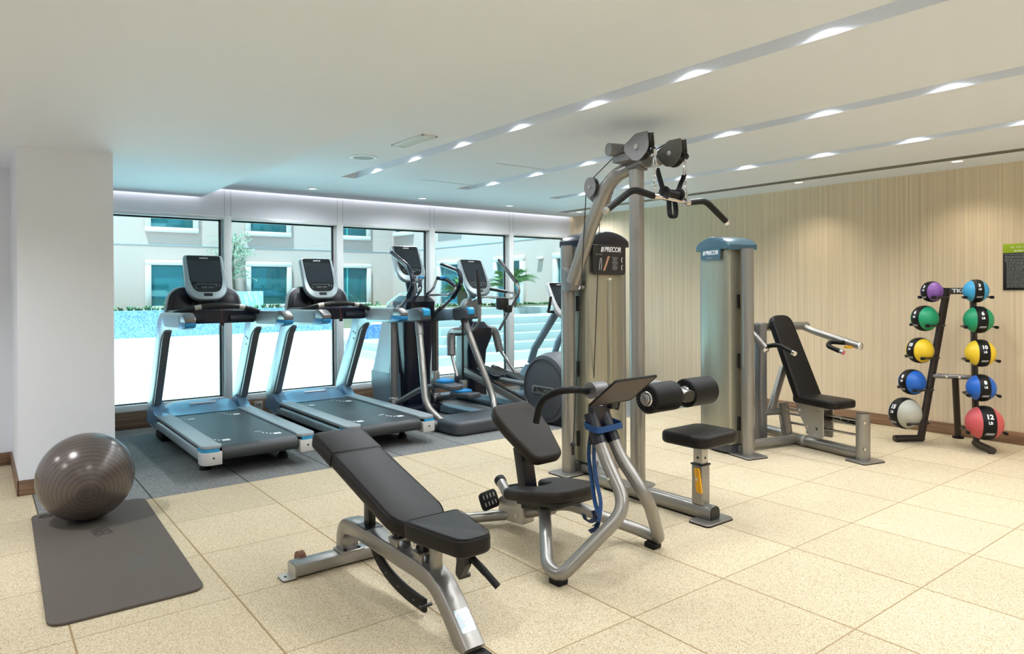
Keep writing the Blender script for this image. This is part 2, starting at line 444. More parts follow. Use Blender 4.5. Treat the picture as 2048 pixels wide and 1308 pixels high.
# main ceiling with three recessed slots, and the lower ceiling on the left
bm = bmn(); xs = 1.81
edges = [xs] + [v for s in SLOTS for v in s] + [XR+.1]
for i in range(0, len(edges), 2): box2(bm, (edges[i], YB, ZC), (edges[i+1], YE, ZC+.11))
box2(bm, (xs, YE, ZC), (XR+.1, YW-.05, ZC+.085))
box2(bm, (xs, YB, ZC+.085), (XR+.1, YW+.2, ZC+.2))
struct('ceiling', bm, M['ceil'])
bm = bmn(); box2(bm, (XL-.1, YB, ZS), (xs, YW-.05, ZS+.35)); box2(bm, (XL-.1, YW-.06, ZS+.09), (xs, YW+.2, ZS+.35)); struct('ceiling_lower', bm, M['ceil'])
# light strip in the shadow gap between ceiling and window wall
def strip(x0, x1, z):
    l = bpy.data.lights.new('gap_light_strip', 'AREA'); l.shape = 'RECTANGLE'; l.size = x1-x0; l.size_y = .03; l.energy = GAP_W*(x1-x0); l.color = (1, .95, .93)
    o = link(bpy.data.objects.new('gap_light_strip', l)); o.location = ((x0+x1)/2, YW-.026, z); o.rotation_euler = (0, 0, 0)
strip(.78, 1.80, ZS+.06); strip(1.83, 6.88, ZC+.06)
bm = bmn(); box2(bm, (XL-.2, YB-.2, 2.69), (XR+.3, YW+.35, 2.8)); struct('ceiling_roof_slab', bm, M['white'])
# thin joints of two access panels
bm = bmn()
for (x0, y0, x1, y1) in ((3.42, 4.62, 3.95, 4.60), (3.35, 5.73, 3.93, 5.71)):
    box2(bm, (x0, y0-.0025, ZC-.0015), (x1, y0+.0025, ZC+.001))
o = struct('trim_1', bm, M['dimprint'])

# window wall
bm = bmn(); box2(bm, (.70, YW, 2.09), (XR+.1, YW+.2, 2.7)); struct('wall_front', bm, M['white'])
bm = bmn(); box2(bm, (.70, YW+.02, 0), (XR+.1, YW+.2, .175)); struct('wall_front_sill', bm, M['white'])
bm = bmn(); box2(bm, (.755, YW-.012, 0), (XR, YW+.02, .17), .004); struct('baseboard_front', bm, M['woodx'])
bm = bmn(); box2(bm, (XR-.014, YB, 0), (XR, YW, .105), .004); struct('baseboard_right', bm, M['wood'])
bm = bmn(); box2(bm, (.205, 5.497, 0), (.775, 5.51, .10), .003); box2(bm, (.202, 5.497, 0), (.215, 6.56, .10), .003); struct('baseboard_pillar', bm, M['woodx'])
bm = bmn(); box2(bm, (XL, 6.547, 0), (.215, 6.56, .10), .003); struct('baseboard_left', bm, M['woodx'])
# glazing: mullions shared by neighbours, one window per bay
mull = [(.70, .80), (2.04, 2.115), (3.28, 3.355), (4.51, 4.585), (5.77, 5.845), (6.83, 6.92)]
for i, (a, c) in enumerate(mull[1:-1]):
    bm = bmn(); box2(bm, (a, YW-.005, .17), (c, YW+.13, 2.10), .004); struct('trim_%d' % (i+2), bm, M['frame'])
for i in range(5):
    a = mull[i][1]; c = mull[i+1][0]
    e = link(bpy.data.objects.new('window_%d' % (i+1), None)); e['kind'] = 'structure'
    bm = bmn()
    box2(bm, (a, YW-.005, .17), (c, YW+.13, .226), .003); box2(bm, (a, YW-.005, 2.066), (c, YW+.13, 2.10), .003)
    box2(bm, (a, YW+.075, .226), (a+.014, YW+.125, 2.066)); box2(bm, (c-.014, YW+.075, .226), (c, YW+.125, 2.066))
    struct('window_frame', bm, M['frame'], e)
    bm = bmn()
    for lo, hi in (((a+.014, YW+.07, .226), (c-.014, YW+.10, .236)), ((a+.014, YW+.07, 2.05), (c-.014, YW+.10, 2.066)),
                   ((a+.014, YW+.07, .226), (a+.02, YW+.10, 2.066)), ((c-.03, YW+.07, .226), (c-.014, YW+.10, 2.066))): box2(bm, lo, hi)
    struct('window_gasket', bm, M['gasket'], e)
    bm = bmn(); box2(bm, (a+.01, YW+.088, .22), (c-.01, YW+.094, 2.07)); struct('window_pane', bm, M['pane'], e)
# seams of the panels over the windows
bm = bmn()
for (a, c) in mull[1:-1]:
    for x in (a+.005, c-.005): box2(bm, (x-.0015, YW-.0012, 2.10), (x+.0015, YW+.001, ZC))
struct('trim_6', bm, M['dimprint'])

# wall socket below the windows
t = thing('wall_socket', 'small steel socket plate on the skirting between the two treadmills', 'socket', (2.375, YW-.012, .105))
bm = bmn(); box2(bm, (-.045, -.008, -.045), (.045, 0, .045), .003); obj('socket_plate', bm, M['galv'], t)
bm = bmn(); cyl(bm, (.012, -.0095, .005), (.012, -.007, .005), .009, n=12); cyl(bm, (-.018, -.0095, .005), (-.018, -.007, .005), .006, n=12); obj('socket_hole', bm, M['black'], t)

# --------------------------------------------- ceiling fittings
def spot(loc, power, ang=150, blend=.8, col=(.91, .95, 1), r=.05, name='lamp_or_fill_light', rx=0, ry=0):
    l = bpy.data.lights.new(name, 'SPOT'); l.energy = power; l.spot_size = math.radians(ang); l.spot_blend = blend; l.color = col; l.shadow_soft_size = r
    o = link(bpy.data.objects.new(name, l)); o.location = loc; o.rotation_euler = (rx, ry, 0); return o

def slot_lamp(label):
    t = thing('recessed_spotlight', label, 'ceiling light', (0, 0, 0), group='spotlights sunk in the ceiling slots')
    bm = bmn(); lathe(bm, [(.034, .03), (.034, 0), (.028, 0), (.026, .008)], n=18); obj('lamp_housing', bm, M['frame'], t)
    bm = bmn(); lathe(bm, [(0, .007), (.026, .007), (.026, .012), (0, .012)], n=18); obj('lamp_lens', bm, M['lamp'], t)
    return t
ORD = ['first', 'second', 'third', 'fourth', 'fifth', 'sixth', 'seventh', 'eighth', 'ninth', 'tenth']
SLOTN = ['ceiling slot nearest the lowered ceiling', 'middle ceiling slot', 'ceiling slot nearest the wallpapered wall']
SLOT_Y = [5.60, 4.92, 4.23, 3.55, 2.86, 2.17, 1.48, .80, .10, -.6, -1.3, -2.0]
first = None
for s, (a, c) in enumerate(SLOTS):
    for k, y in enumerate(SLOT_Y):
        loc = ((a+c)/2, y, ZC+.058)
        if k < 8:
            lab = '%s white spotlight from the windows in the %s' % (ORD[k], SLOTN[s])
            if first is None: first = slot_lamp(lab); first.location = loc
            else: dup(first, loc, label=lab)
        spot((loc[0], y, ZC+.028), SLOT_W, 158, 1.0, r=.03)
def downlight(label):
    t = thing('downlight', label, 'ceiling light', (0, 0, 0), group='round downlights flush in the ceiling')
    bm = bmn(); lathe(bm, [(.062, 0), (.060, -.004), (.044, -.005), (.040, .001), (.040, 0)], n=24); obj('trim_ring', bm, M['frame'], t)
    bm = bmn(); lathe(bm, [(0, -.0015), (.040, -.0015), (.040, .0), (0, .0)], n=24); obj('lamp_lens', bm, M['lamp'], t)
    return t
dl = [((2.752, 6.89), 'round downlight near the windows, first from the pillar'), ((4.05, 6.89), 'round downlight near the windows, second from the pillar'),
      ((5.30, 6.88), 'round downlight near the windows, third from the pillar'), ((6.48, 6.86), 'round downlight in the corner where windows meet wallpaper'),
      ((6.47, 3.69), 'round downlight beside the black air slot, above the press machine'), ((6.475, 2.286), 'round downlight beside the black air slot, above the ball rack')]
d0 = None
for (x, y), lab in dl:
    if d0 is None: d0 = downlight(lab); d0.location = (x, y, ZC)
    else: dup(d0, (x, y, ZC), label=lab)
    spot((x, y, ZC-.012), DOWN_W if y < 5 else NEAR_W, 120 if y < 5 else 170, .9, (1, .90, .76) if y < 5 else (.94, .97, 1), .04)
for y in (1.2, -.1, -1.4): spot((6.475, y, ZC-.012), DOWN_W, 120, .9, (1, .90, .76), .04)

t = thing('ceiling_speaker', 'round grey speaker grille with white rim in the ceiling', 'speaker', (2.425, 5.03, ZC))
bm = bmn(); lathe(bm, [(.105, 0), (.103, -.006), (.084, -.007), (.082, 0)], n=36); obj('speaker_rim', bm, M['frame'], t)
bm = bmn(); lathe(bm, [(0, -.004), (.083, -.004), (.083, 0), (0, 0)], n=36); obj('speaker_grille', bm, M['dimprint'], t)

t = thing('air_vent', 'small rectangular white air vent with blades in the ceiling', 'vent', (2.44, 4.265, ZC))
bm = bmn()
for lo, hi in (((-.06, -.22, -.012), (-.045, .22, 0)), ((.045, -.22, -.012), (.06, .22, 0)), ((-.06, -.22, -.012), (.06, -.205, 0)), ((-.06, .205, -.012), (.06, .22, 0))): box2(bm, lo, hi, .002)
obj('vent_frame', bm, M['frame'], t)
bm = bmn(); box2(bm, (-.045, -.205, -.002), (.045, .205, 0)); obj('vent_duct', bm, M['charcoal'], t)
for k in range(5):
    bm = bmn(); box(bm, (-.034+k*.017, 0, -.007), (.013, .41, .0015), M=None); obj('vent_blade', bm, M['frame'], t)

t = thing('linear_air_slot', 'long black double air slot in the ceiling along the wallpapered wall', 'vent', (6.32, 2.0, ZC))
bm = bmn(); box2(bm, (-.085, -5, -.003), (.085, 5.05, .002), .001); obj('slot_frame', bm, M['frame'], t)
for x in (-.048, 0, .048):
    bm = bmn(); box2(bm, (x-.017, -5, -.0042), (x+.017, 5.03, -.0028)); obj('air_gap', bm, M['black'], t)

# sign on the right wall (runs out of the picture)
t = thing('wall_sign', 'black notice with lime green header on the wallpapered wall', 'sign', (XR, 1.86, 1.49))
bm = bmn(); box2(bm, (-.008, -.23, -.195), (0, .23, .118), .001); obj('text_panel', bm, M['signb'], t)
bm = bmn(); box2(bm, (-.009, -.23, .118), (0, .23, .195), .001); obj('header_panel', bm, M['green'], t)
TM = lambda y, z: basis((-.0094, y, z), (0, -1, 0), (0, 0, 1))
hb = bmn(); rr = random.Random(3)
# flowing header script: joined strokes with dots, as the photo shows
y = .175
while y > -.19:
    w = rr.uniform(.02, .05); pts = []
    for k in range(7): pts.append((-.0098, y-w*k/6, .165+.006*math.sin(k*1.9)+(.014 if k == 6 and rr.random() < .5 else 0)))
    tube(hb, pts, .0018, 6)
    if rr.random() < .7: box(hb, (-.0098, y-w*.5, .152), (.001, .004, .003))
    y -= w+.012
obj('header_script', hb, M['print'], t)
hb = bmn(); y = .15
while y > -.16:
    w = rr.uniform(.012, .035); box(hb, (-.0096, y-w/2, .134), (.0006, w, .007)); y -= w+.006
obj('header_line', hb, M['print'], t)
tb = bmn(); z = .105; row = 0
while z > -.175:
    ind = 0 if row < 5 else .012; y = .215-ind; end = -.2 if rr.random() < .6 else rr.uniform(-.1, .1)
    while y > end:
        w = rr.uniform(.006, .028); box(tb, (-.0083, y-w/2, z), (.0006, w, .0042)); y -= w+.004
    z -= .0121 if rr.random() < .8 else .016; row += 1
obj('notice_text', tb, M['dimprint'], t)
# ---------------------------------------------------------------- gym ball and mat
ga = math.radians(-1.2)
t = thing('exercise_mat', 'dark grey foam exercise mat lying on the beige floor', 'mat', (.525, 4.095, 0), ga)
bm = bmn(); prism(bm, rpoly([(-.295, -.845), (.29, -.835), (.30, .835), (-.295, .85)], .07, 8), .012, Matrix.Translation((0, 0, .0065)), .003, 2)
obj('mat_sheet', bm, M['matg'], t)
TMm = basis((-.02, .30, .0128), (0, 1, 0), (-1, 0, 0))
bm = text_bm('AIREX', .125, basis((.0, .27, .0128), (.12, -1, 0), (1, .12, 0)), .0003, 0, .012, sx=.42); obj('mat_logo', bm, M['matprint'], t)
bm = bmn()
for k in range(6): box(bm, (.08+.012*(k % 3), -.42+.03*k, .0127), (.12-.01*k, .012, .0004))
obj('mat_emblem', bm, mat('mat_emblem_print', srgb(86, 88, 86), .8), t)
bm = bmn(); torus(bm, rot((-.225, .765, .0128)), .022, .004, 20, 6, 1.5); obj('mat_eyelet', bm, M['matprint'], t)

BALL = (.497, 4.655, .2475, .012)
t = thing('exercise_ball', 'large shiny grey-brown exercise ball resting on the foam mat', 'exercise ball', (BALL[0], BALL[1], .0125+BALL[2]))
# axis of the moulded rings points towards the viewer
ax = Vector((-.06, -.93, -.16)).normalized()
q = ax.to_track_quat('Z', 'Y').to_matrix().to_4x4()
bm = bmn(); n = 64; prof = []
for k in range(n+1):
    a = PI*k/n; prof.append((BALL[2]*math.sin(a), BALL[2]*math.cos(a)))
lathe(bm, prof, None, 72)
o = obj('ball_skin', bm, M['ball'], t); o.matrix_local = q
bm = bmn()
for R, zz in ((.016, .2472), (.03, .2462), (.046, .2436)): torus(bm, Matrix.Translation((0, 0, zz)), R, .0012, 30, 6)
o = obj('ball_valve', bm, mat('ball_valve', srgb(70, 62, 60), .4), t); o.matrix_local = q
# ---------------------------------------------------------------- cardio console (shared by the machines)
def console(root, M0, w=.355, h=.42, name='console', lower=True, body=None):
    """M0: matrix whose XY is the console face, Z towards the user, origin at its centre"""
    k = w/.355
    out = rpoly([(-.5*w, -.30*h), (-.30*w, -.5*h), (.30*w, -.5*h), (.5*w, -.30*h), (.47*w, .5*h), (-.47*w, .5*h)], [.09*k, .12*k, .12*k, .09*k, .035*k, .035*k], 6)
    bm = bmn(); prism(bm, out, .055, M0 @ Matrix.Translation((0, 0, -.0275)), .014, 3)
    c = obj(name, bm, body or M['shell'], root)
    inn = rpoly([(-.39*w, -.10*h), (-.30*w, -.335*h), (.30*w, -.335*h), (.39*w, -.10*h), (.40*w, .475*h), (-.40*w, .475*h)], [.06*k, .07*k, .07*k, .06*k, .02*k, .02*k], 6)
    bm = bmn(); prism(bm, inn, .004, M0 @ Matrix.Translation((0, 0, .001)), .001, 1); obj('console_face', bm, M['bezel'], c)
    bm = bmn(); prism(bm, [(-.365*w, -.13*h), (.365*w, -.13*h), (.375*w, .365*h), (-.375*w, .365*h)], .002, M0 @ Matrix.Translation((0, 0, .0035)), 0); obj('screen', bm, M['screen'], c)
    bm = logo_bm(.028*h, M0 @ Matrix.Translation((0, .42*h, .0036)), .0003); obj('logo', bm, M['print'], c)
    bm = bmn()
    for sx in (-1, 1):
        x = sx*.08*w
        box(bm, (x, -.235*h, .0038), (.13*w, .038*h, .002), .002, 1, M0)
    box(bm, (0, -.165*h, .0036), (.5*w, .018*h, .0016), 0, 1, M0)
    for q in (-1, 1): box(bm, (.25*w+q*.035*w, -.20*h, .0038), (.04*w, .05*h, .002), .002, 1, M0)
    for q in range(2): box(bm, (-.27*w, -.2*h-q*.05*h, .0038), (.03*w, .02*h, .002), .002, 1, M0)
    obj('keypad', bm, M['charcoal'], c)
    bm = bmn(); prism(bm, rpoly([(-.10*w, -.425*h), (.10*w, -.425*h), (.11*w, -.36*h), (-.11*w, -.36*h)], .006), .006, M0, .001, 1); obj('cradle', bm, M['black'], c)
    return c

def treadmill(label):
    t = thing('treadmill', label, 'treadmill', (0, 0, 0), group='treadmills facing the windows')
    # running belt
    pr = [];  r = .052
    for k in range(9):
        a = -PI/2 + PI*k/8; pr.append((r - r*math.cos(a) - 0, .17 + r*math.sin(a)))
    pts = [(y, z) for y, z in pr] + [(1.62, .222), (1.62, .118)]
    bm = bmn(); prism(bm, pts, .55, basis((0, 0, 0), (0, 1, 0), (0, 0, 1))); belt = obj('running_belt', bm, M['belt'], t)
    bm = bmn()
    for s in (-1, 1):
        for yy in (.22, 1.28):
            box(bm, (s*.19, yy, .2224), (.055, .055, .0006))
            for q in range(3): box(bm, (s*.19-.045-.018*q, yy+.02+.035*q, .2224), (.010, .035, .0006))
            box(bm, (s*.19-.10, yy+.16, .2224), (.05, .010, .0006))
    obj('belt_print', bm, M['print'], belt)
    bm = bmn(); box2(bm, (-.30, .62, .05), (.30, 1.72, .116), .01); obj('underframe', bm, M['black'], t)
    for s in (-1, 1):
        # footrail, groove and metal side
        bm = bmn(); x0, x1 = (.283, .412)
        outl = [(s*x0, .10), (s*x0, 1.60), (s*x1, 1.60), (s*x1, .03), (s*(x1-.03), -.012), (s*(x0+.012), -.012), (s*(x0-.012), .03)]
        prism(bm, rpoly(outl, [0, 0, 0, .03, .03, .01, .01], 4), .024, Matrix.Translation((0, 0, .226)), .006, 2); rail = obj('foot_rail', bm, M['rail'], t)
        bm = bmn(); box2(bm, (s*.29, .0, .196), (s*.402, 1.60, .214)); obj('rail_groove', bm, M['black'], rail)
        bm = bmn(); tube(bm, [(s*.362, .06, .155), (s*.362, 1.62, .155)], .052, 16, ry=.043, up=(0, 0, 1), sq=.55); obj('side_beam', bm, M['shell'], t)
        bm = bmn(); outl = rpoly([(s*.282, .09), (s*.416, .09), (s*.416, .01), (s*.385, -.022), (s*.282, -.022)], [0, 0, .03, .03, .004], 4)
        prism(bm, outl, .09, Matrix.Translation((0, 0, .148)), .008, 2); ec = obj('end_cap', bm, M['cap'], t)
        bm = bmn(); prism(bm, rpoly([(s*.288, .13), (s*.413, .13), (s*.413, .012), (s*.383, -.0185), (s*.30, -.0185)], [0, 0, .03, .03, .004], 4), .022, Matrix.Translation((0, 0, .203))); obj('blue_strip', bm, M['cyan'], ec)
        bm = bmn(); cyl(bm, (s*.34, -.0235, .152), (s*.34, -.018, .152), .0075, n=12); obj('cap_screw', bm, M['black'], ec)
        # rear foot
        bm = bmn(); fx = s*.29-.02; cyl(bm, (fx, .33, .0), (fx, .33, .022), .042, .040); cyl(bm, (fx, .33, .022), (fx, .33, .052), .040, .022); cyl(bm, (fx, .33, .04), (fx, .33, .12), .010); obj('levelling_foot', bm, M['rubber'], t)
        bm = bmn(); box2(bm, (s*.27, 1.55, .0), (s*.37, 1.80, .10), .02); obj('front_foot', bm, M['rubber'], t)
        # uprights: side plate running from the base up and back along the handrail
        side = rpoly([(1.60, .106), (1.84, .106), (1.965, .17), (1.93, .33), (1.545, .93), (1.50, 1.06), (1.36, 1.145), (.56, 1.155), (.46, 1.12), (.47, 1.055), (.60, 1.03), (1.20, 1.0), (1.335, .93), (1.70, .32), (1.74, .24), (1.60, .20)],
                     [0, .06, .08, .05, .05, .06, .06, .04, .03, .03, .04, .06, .05, .05, .03, 0], 5)
        bm = bmn(); prism(bm, side, .075, basis((s*.374, 0, 0), (0, 1, 0), (0, 0, 1)), .012, 2); up = obj('upright', bm, M['shell'], t)
        bm = bmn(); prism(bm, [(1.228, .985), (1.330, .925), (1.695, .325), (1.70, .30), (1.66, .325), (1.30, .915)], .060, basis((s*.374, 0, 0), (0, 1, 0), (0, 0, 1)), .004, 1); obj('upright_channel', bm, M['steel2'], up)
        bm = bmn()
        for (yy, zz) in ((1.47, .90), (1.43, .885), (1.47, .83)): cyl(bm, (s*.332, yy, zz), (s*.337, yy, zz), .008, n=10)
        obj('upright_bolt', bm, M['black'], up)
        # end of the handrail
        bm = bmn(); prism(bm, rpoly([(.62, 1.158), (.54, 1.158), (.45, 1.12), (.458, 1.085), (.62, 1.085)], [0, .03, .04, .01, 0], 4), .08, basis((s*.374, 0, 0), (0, 1, 0), (0, 0, 1)), .01, 2); obj('arm_tip', bm, M['steel2'], up)
        bm = bmn(); prism(bm, rpoly([(.66, 1.085), (.458, 1.085), (.462, 1.05), (.56, 1.03), (.70, 1.026)], [0, .01, .03, .02, 0], 4), .08, basis((s*.374, 0, 0), (0, 1, 0), (0, 0, 1)), .01, 2); obj('arm_tip_blue', bm, M['blue'], up)
        bm = bmn(); prism(bm, rpoly([(.64, 1.045), (1.16, 1.03), (1.22, 1.06), (1.2, 1.12), (.66, 1.135)], .035, 4), .003, basis((s*.374-.0385, 0, 0), (0, 1, 0), (0, 0, 1)), .001, 1); obj('arm_panel', bm, M['rail'], up)
    # motor hood
    bm = bmn(); rings = []
    for x in (-.33, -.30, -.24, 0, .24, .30, .33):
        e = 1-(abs(x)/.33)**6*.25
        prof = [(1.50 + .02*(abs(x) > .28), .228), (1.60, .262*e+.004), (1.70, .306*e), (1.76, .318*e), (1.85, .306*e), (1.96, .25*e), (2.0, .16), (1.98, .11), (1.55, .11)]
        rings.append([(x, y, z) for y, z in prof])
    loft(bm, rings); hood = obj('motor_hood', bm, M['cover'], t)
    for s in (-1, 1):
        bm = bmn(); rings = []
        for x, k in ((.315, .95), (.37, 1.0), (.413, .9)):
            prof = [(1.52, .236), (1.62, .25*k+.012), (1.70, .32*k), (1.75, .345*k), (1.86, .30*k), (1.95, .2), (1.95, .13), (1.55, .13)]
            rings.append([(s*x, y, z) for y, z in prof])
        loft(bm, rings); obj('hood_shoulder', bm, M['cover'], hood)
    bm = bmn(); prism(bm, rpoly([(-.115, -.010), (.115, -.010), (.115, .010), (-.115, .010)], .009, 4), .006, basis((0, 1.665, .2975), (1, 0, 0), (0, .93, .37)), .002, 1); obj('hood_grip', bm, M['print'], hood)
    # dash behind the handlebar
    M1 = basis((0, 1.57, 1.245), (1, 0, 0), (0, .18, 1))
    outl = rpoly([(-.345, -.125), (.345, -.125), (.31, .06), (.23, .125), (-.23, .125), (-.31, .06)], [.03, .03, .06, .06, .06, .06], 5)
    bm = bmn(); prism(bm, outl, .04, M1 @ Matrix.Translation((0, 0, -.02)), .012, 2); ds = obj('dash_shell', bm, M['shell'], t)
    bm = bmn(); prism(bm, [(x*.945, y*.93-.004) for x, y in outl], .01, M1 @ Matrix.Translation((0, 0, .004)), .004, 2)
    for s in (-1, 1): prism(bm, rpoly([(s*.10, -.10), (s*.28, -.10), (s*.25, .05), (s*.12, .05)], .03), .012, M1 @ Matrix.Translation((0, 0, .008)), .005, 2)
    obj('dash_tray', bm, M['navy2'], ds)
    bm = bmn(); prism(bm, rpoly([(1.16, 1.045), (1.52, 1.03), (1.55, 1.16), (1.16, 1.165)], .02), .64, basis((0, 0, 0), (0, 1, 0), (0, 0, 1)), .01, 2); dp = obj('dash_panel', bm, M['navy2'], t)
    for s in (-1, 1):
        bm = bmn(); tube(bm, [(s*.10, 1.165, 1.085), (s*.31, 1.175, 1.085)], .03, 14); obj('bottle_holder', bm, M['navy'], dp)
    # arched heart-rate handlebar
    pts = []
    for k in range(15):
        u = -1+2*k/14; pts.append((u*.35, 1.10-.05*(1-u*u)+.03*abs(u)**3, 1.135+.068*(1-u*u)))
    bm = bmn(); tube(bm, pts, .022, 12); hb = obj('handlebar', bm, M['black'], t)
    for s in (-1, 1):
        bm = bmn(); tube(bm, [Vector(p)*1.0+Vector((0, 0, .0)) for p in (pts[3:5] if s < 0 else pts[10:12])], .0232, 12); obj('pulse_sensor', bm, M['galv'], hb)
    bm = bmn(); cyl(bm, (.005, 1.045, 1.195), (.005, 1.03, 1.06), .003, n=8); sc = obj('safety_cord', bm, mat('red_cord', srgb(120, 40, 36), .6) if 'red_cord' not in bpy.data.materials else bpy.data.materials['red_cord'], t)
    bm = bmn(); box2(bm, (-.012, 1.022, 1.03), (.022, 1.04, 1.066), .004); obj('cord_clip', bm, M['black'], sc)
    # console on its neck
    bm = bmn(); box2(bm, (-.075, 1.50, 1.18), (.075, 1.575, 1.30), .015); obj('console_neck', bm, M['black'], t)
    console(t, basis((0, 1.52, 1.452), (1, 0, 0), (0, .5, 1)), .36, .455)
    return t
TR = treadmill('treadmill nearer the white pillar, console in front of the first window mullion')
TR.location = (1.650, 5.13, 0)
dup(TR, (2.738, 5.165, 0), label='treadmill between the other treadmill and the cross trainer with blue foot pads')
# ---------------------------------------------------------------- adaptive cross trainer with hanging foot pads
def cross_trainer():
    t = thing('cross_trainer', 'tall cross trainer with bright blue foot pads and dark navy tower by the windows', 'cross trainer', (3.745, 5.10, 0))
    # base: rear step, side rails, front plinth
    bm = bmn(); outl = rpoly([(-.34, .10), (.34, .10), (.40, .30), (.36, .56), (-.36, .56), (-.36, .26)], [.10, .10, .08, .06, .05, .12], 6)
    prism(bm, outl, .125, Matrix.Translation((0, 0, .0635)), .035, 4); base = obj('rear_step', bm, M['charcoal'], t)
    for s in (-1, 1):
        bm = bmn(); tube(bm, [(s*.31, .45, .05), (s*.33, .9, .045), (s*.24, 1.35, .045), (s*.20, 1.7, .05)], .07, 12, fil=.3, ry=.045, up=(0, 0, 1), sq=.6); obj('base_rail', bm, M['shell2'], t)
    bm = bmn(); cyl(bm, (-.395, .44, .07), (-.335, .44, .07), .04, n=16); obj('transport_roller', bm, M['steel2'], base)
    bm = bmn(); box2(bm, (-.24, 1.25, 0), (.24, 2.02, .10), .03); obj('front_plinth', bm, M['navy'], t)
    # tower: dark inner cover and pale front shell
    bm = bmn(); rings = []
    for z, hw, y0, y1 in ((.08, .14, 1.38, 1.75), (.35, .15, 1.36, 1.75), (.8, .17, 1.33, 1.72), (1.05, .175, 1.30, 1.70), (1.20, .17, 1.27, 1.66), (1.26, .12, 1.30, 1.62)):
        rings.append([(x, y, z) for x, y in rpoly([(-hw, y0), (hw, y0), (hw, y1), (-hw, y1)], .06, 4)])
    loft(bm, rings); tower = obj('tower_cover', bm, M['navy2'], t)
    bm = bmn(); rings = []
    for z, hw, y0, y1 in ((.42, .245, 1.52, 2.02), (.65, .225, 1.52, 1.95), (1.0, .20, 1.52, 1.86), (1.16, .17, 1.54, 1.80)):
        rings.append([(x, y, z) for x, y in rpoly([(-hw, y0), (hw, y0), (hw, y1), (-hw, y1)], .07, 4)])
    loft(bm, rings); obj('front_shell', bm, M['shell'], t)
    bm = bmn(); rings = []
    for z, hw, y0, y1 in ((.05, .235, 1.50, 1.98), (.3, .25, 1.50, 2.04), (.43, .25, 1.50, 2.04)):
        rings.append([(x, y, z) for x, y in rpoly([(-hw, y0), (hw, y0), (hw, y1), (-hw, y1)], .07, 4)])
    loft(bm, rings); obj('front_skirt', bm, M['shell2'], t)
    bm = bmn(); tube(bm, [(0, 1.45, 1.2), (0, 1.55, 1.45)], .06, 14, ry=.04); obj('console_neck', bm, M['navy'], t)
    console(t, basis((-.01, 1.54, 1.615), (1, 0, 0), (0, .5, 1)), .36, .44)
    # pivot beam across the top
    bm = bmn(); cyl(bm, (-.30, 1.45, 1.06), (.30, 1.45, 1.06), .045); obj('pivot_beam', bm, M['steel2'], t)
    for s in (-1, 1):
        bm = bmn(); cyl(bm, (s*.255, 1.45, .10), (s*.255, 1.45, 1.02), .038, n=18); obj('front_post', bm, M['steel2'], t)
        bm = bmn(); box2(bm, (s*.255-.05, 1.40, .08), (s*.255+.05, 1.50, .20), .03, 3); cyl(bm, (s*.20, 1.42, .13), (s*.31, 1.42, .13), .045); obj('link_hinge', bm, M['steel2'], t)
        # side arm and its end pod
        bm = bmn(); tube(bm, [(s*.27, 1.52, 1.035), (s*.265, .92, 1.075)], .04, 14, ry=.062, up=(0, 0, 1), sq=.7); arm = obj('side_arm', bm, M['shell2'], t)
        bm = bmn(); prism(bm, rpoly([(.76, 1.02), (1.02, 1.0), (1.04, 1.13), (.86, 1.155), (.755, 1.12)], .03, 4), .11, basis((s*.262, 0, 0), (0, 1, 0), (0, 0, 1)), .02, 3); pod = obj('arm_pod', bm, M['charcoal'], arm)
        bm = bmn(); prism(bm, rpoly([(.747, 1.07), (.775, 1.065), (.80, 1.13), (.785, 1.148), (.745, 1.125)], .012, 4), .075, basis((s*.262, 0, 0), (0, 1, 0), (0, 0, 1)), .01, 2); obj('pod_tip', bm, M['cyan'], pod)
        # rear leg of the frame
        bm = bmn(); tube(bm, [(s*.27, .90, 1.01), (s*.395, .56, .23), (s*.31, .42, .10)], .034, 14, fil=.10); obj('rear_leg', bm, M['steel'], t)
        bm = bmn(); tube(bm, [(s*.265, .91, 1.04), (s*.288, .845, .88)], .04, 14); obj('leg_sleeve', bm, M['steel2'], arm)
        # swinging lever
        z0 = .12 if s < 0 else 0; y0 = .06 if s < 0 else -.12
        pts = [(s*.255, 1.44, 1.06), (s*.255, 1.12+y0*.3, 1.24+z0*.1), (s*.255, .98+y0*.5, 1.39+z0*.1), (s*.255, 1.06+y0*.9, 1.52+z0*.3), (s*.255, 1.42+y0, 1.60+z0)]
        bm = bmn(); tube(bm, [pts[0], pts[1], pts[2]], .016, 12, fil=.15); lev = obj('swing_lever', bm, M['steel2'], t)
        bm = bmn(); tube(bm, [pts[1]]+pts[2:], .024, 12, fil=.12); obj('lever_grip', bm, M['navy'], lev)
        bm = bmn(); tube(bm, [pts[0], [.55*a+.45*b for a, b in zip(pts[0], pts[1])]], .032, 12); obj('lever_socket', bm, M['steel2'], lev)
        # belt, link and pedal
        py, pz = (.62, .43) if s < 0 else (.70, .30)
        bm = bmn(); box2(bm, (s*.19-.012, py+.10, pz+.05), (s*.19+.012, py+.105, 1.03)); obj('drive_belt', bm, M['black'], t)
        bm = bmn(); tube(bm, [(s*.25, 1.40, .13), (s*.20, py+.38, pz-.11), (s*.14, py+.15, pz-.05)], .03, 12, fil=.12); obj('pedal_link', bm, M['steel2'], t)
        bm = bmn(); prism(bm, rpoly([(-.085, -.20), (.085, -.20), (.085, .16), (-.085, .16)], .05, 5), .05, Matrix.Translation((s*.13, py, pz-.03)) @ Matrix.Rotation(.06*(-s), 4, 'X'), .015, 3); pd = obj('pedal', bm, M['charcoal'], t)
        bm = bmn(); R = [(-.08, -.06), (.08, -.06), (.08, .155), (-.08, .155)]
        prism(bm, rpoly(R, .05, 5), .03, Matrix.Translation((s*.13, py, pz+.005)), .01, 2); obj('pedal_pad', bm, M['blue'], pd)
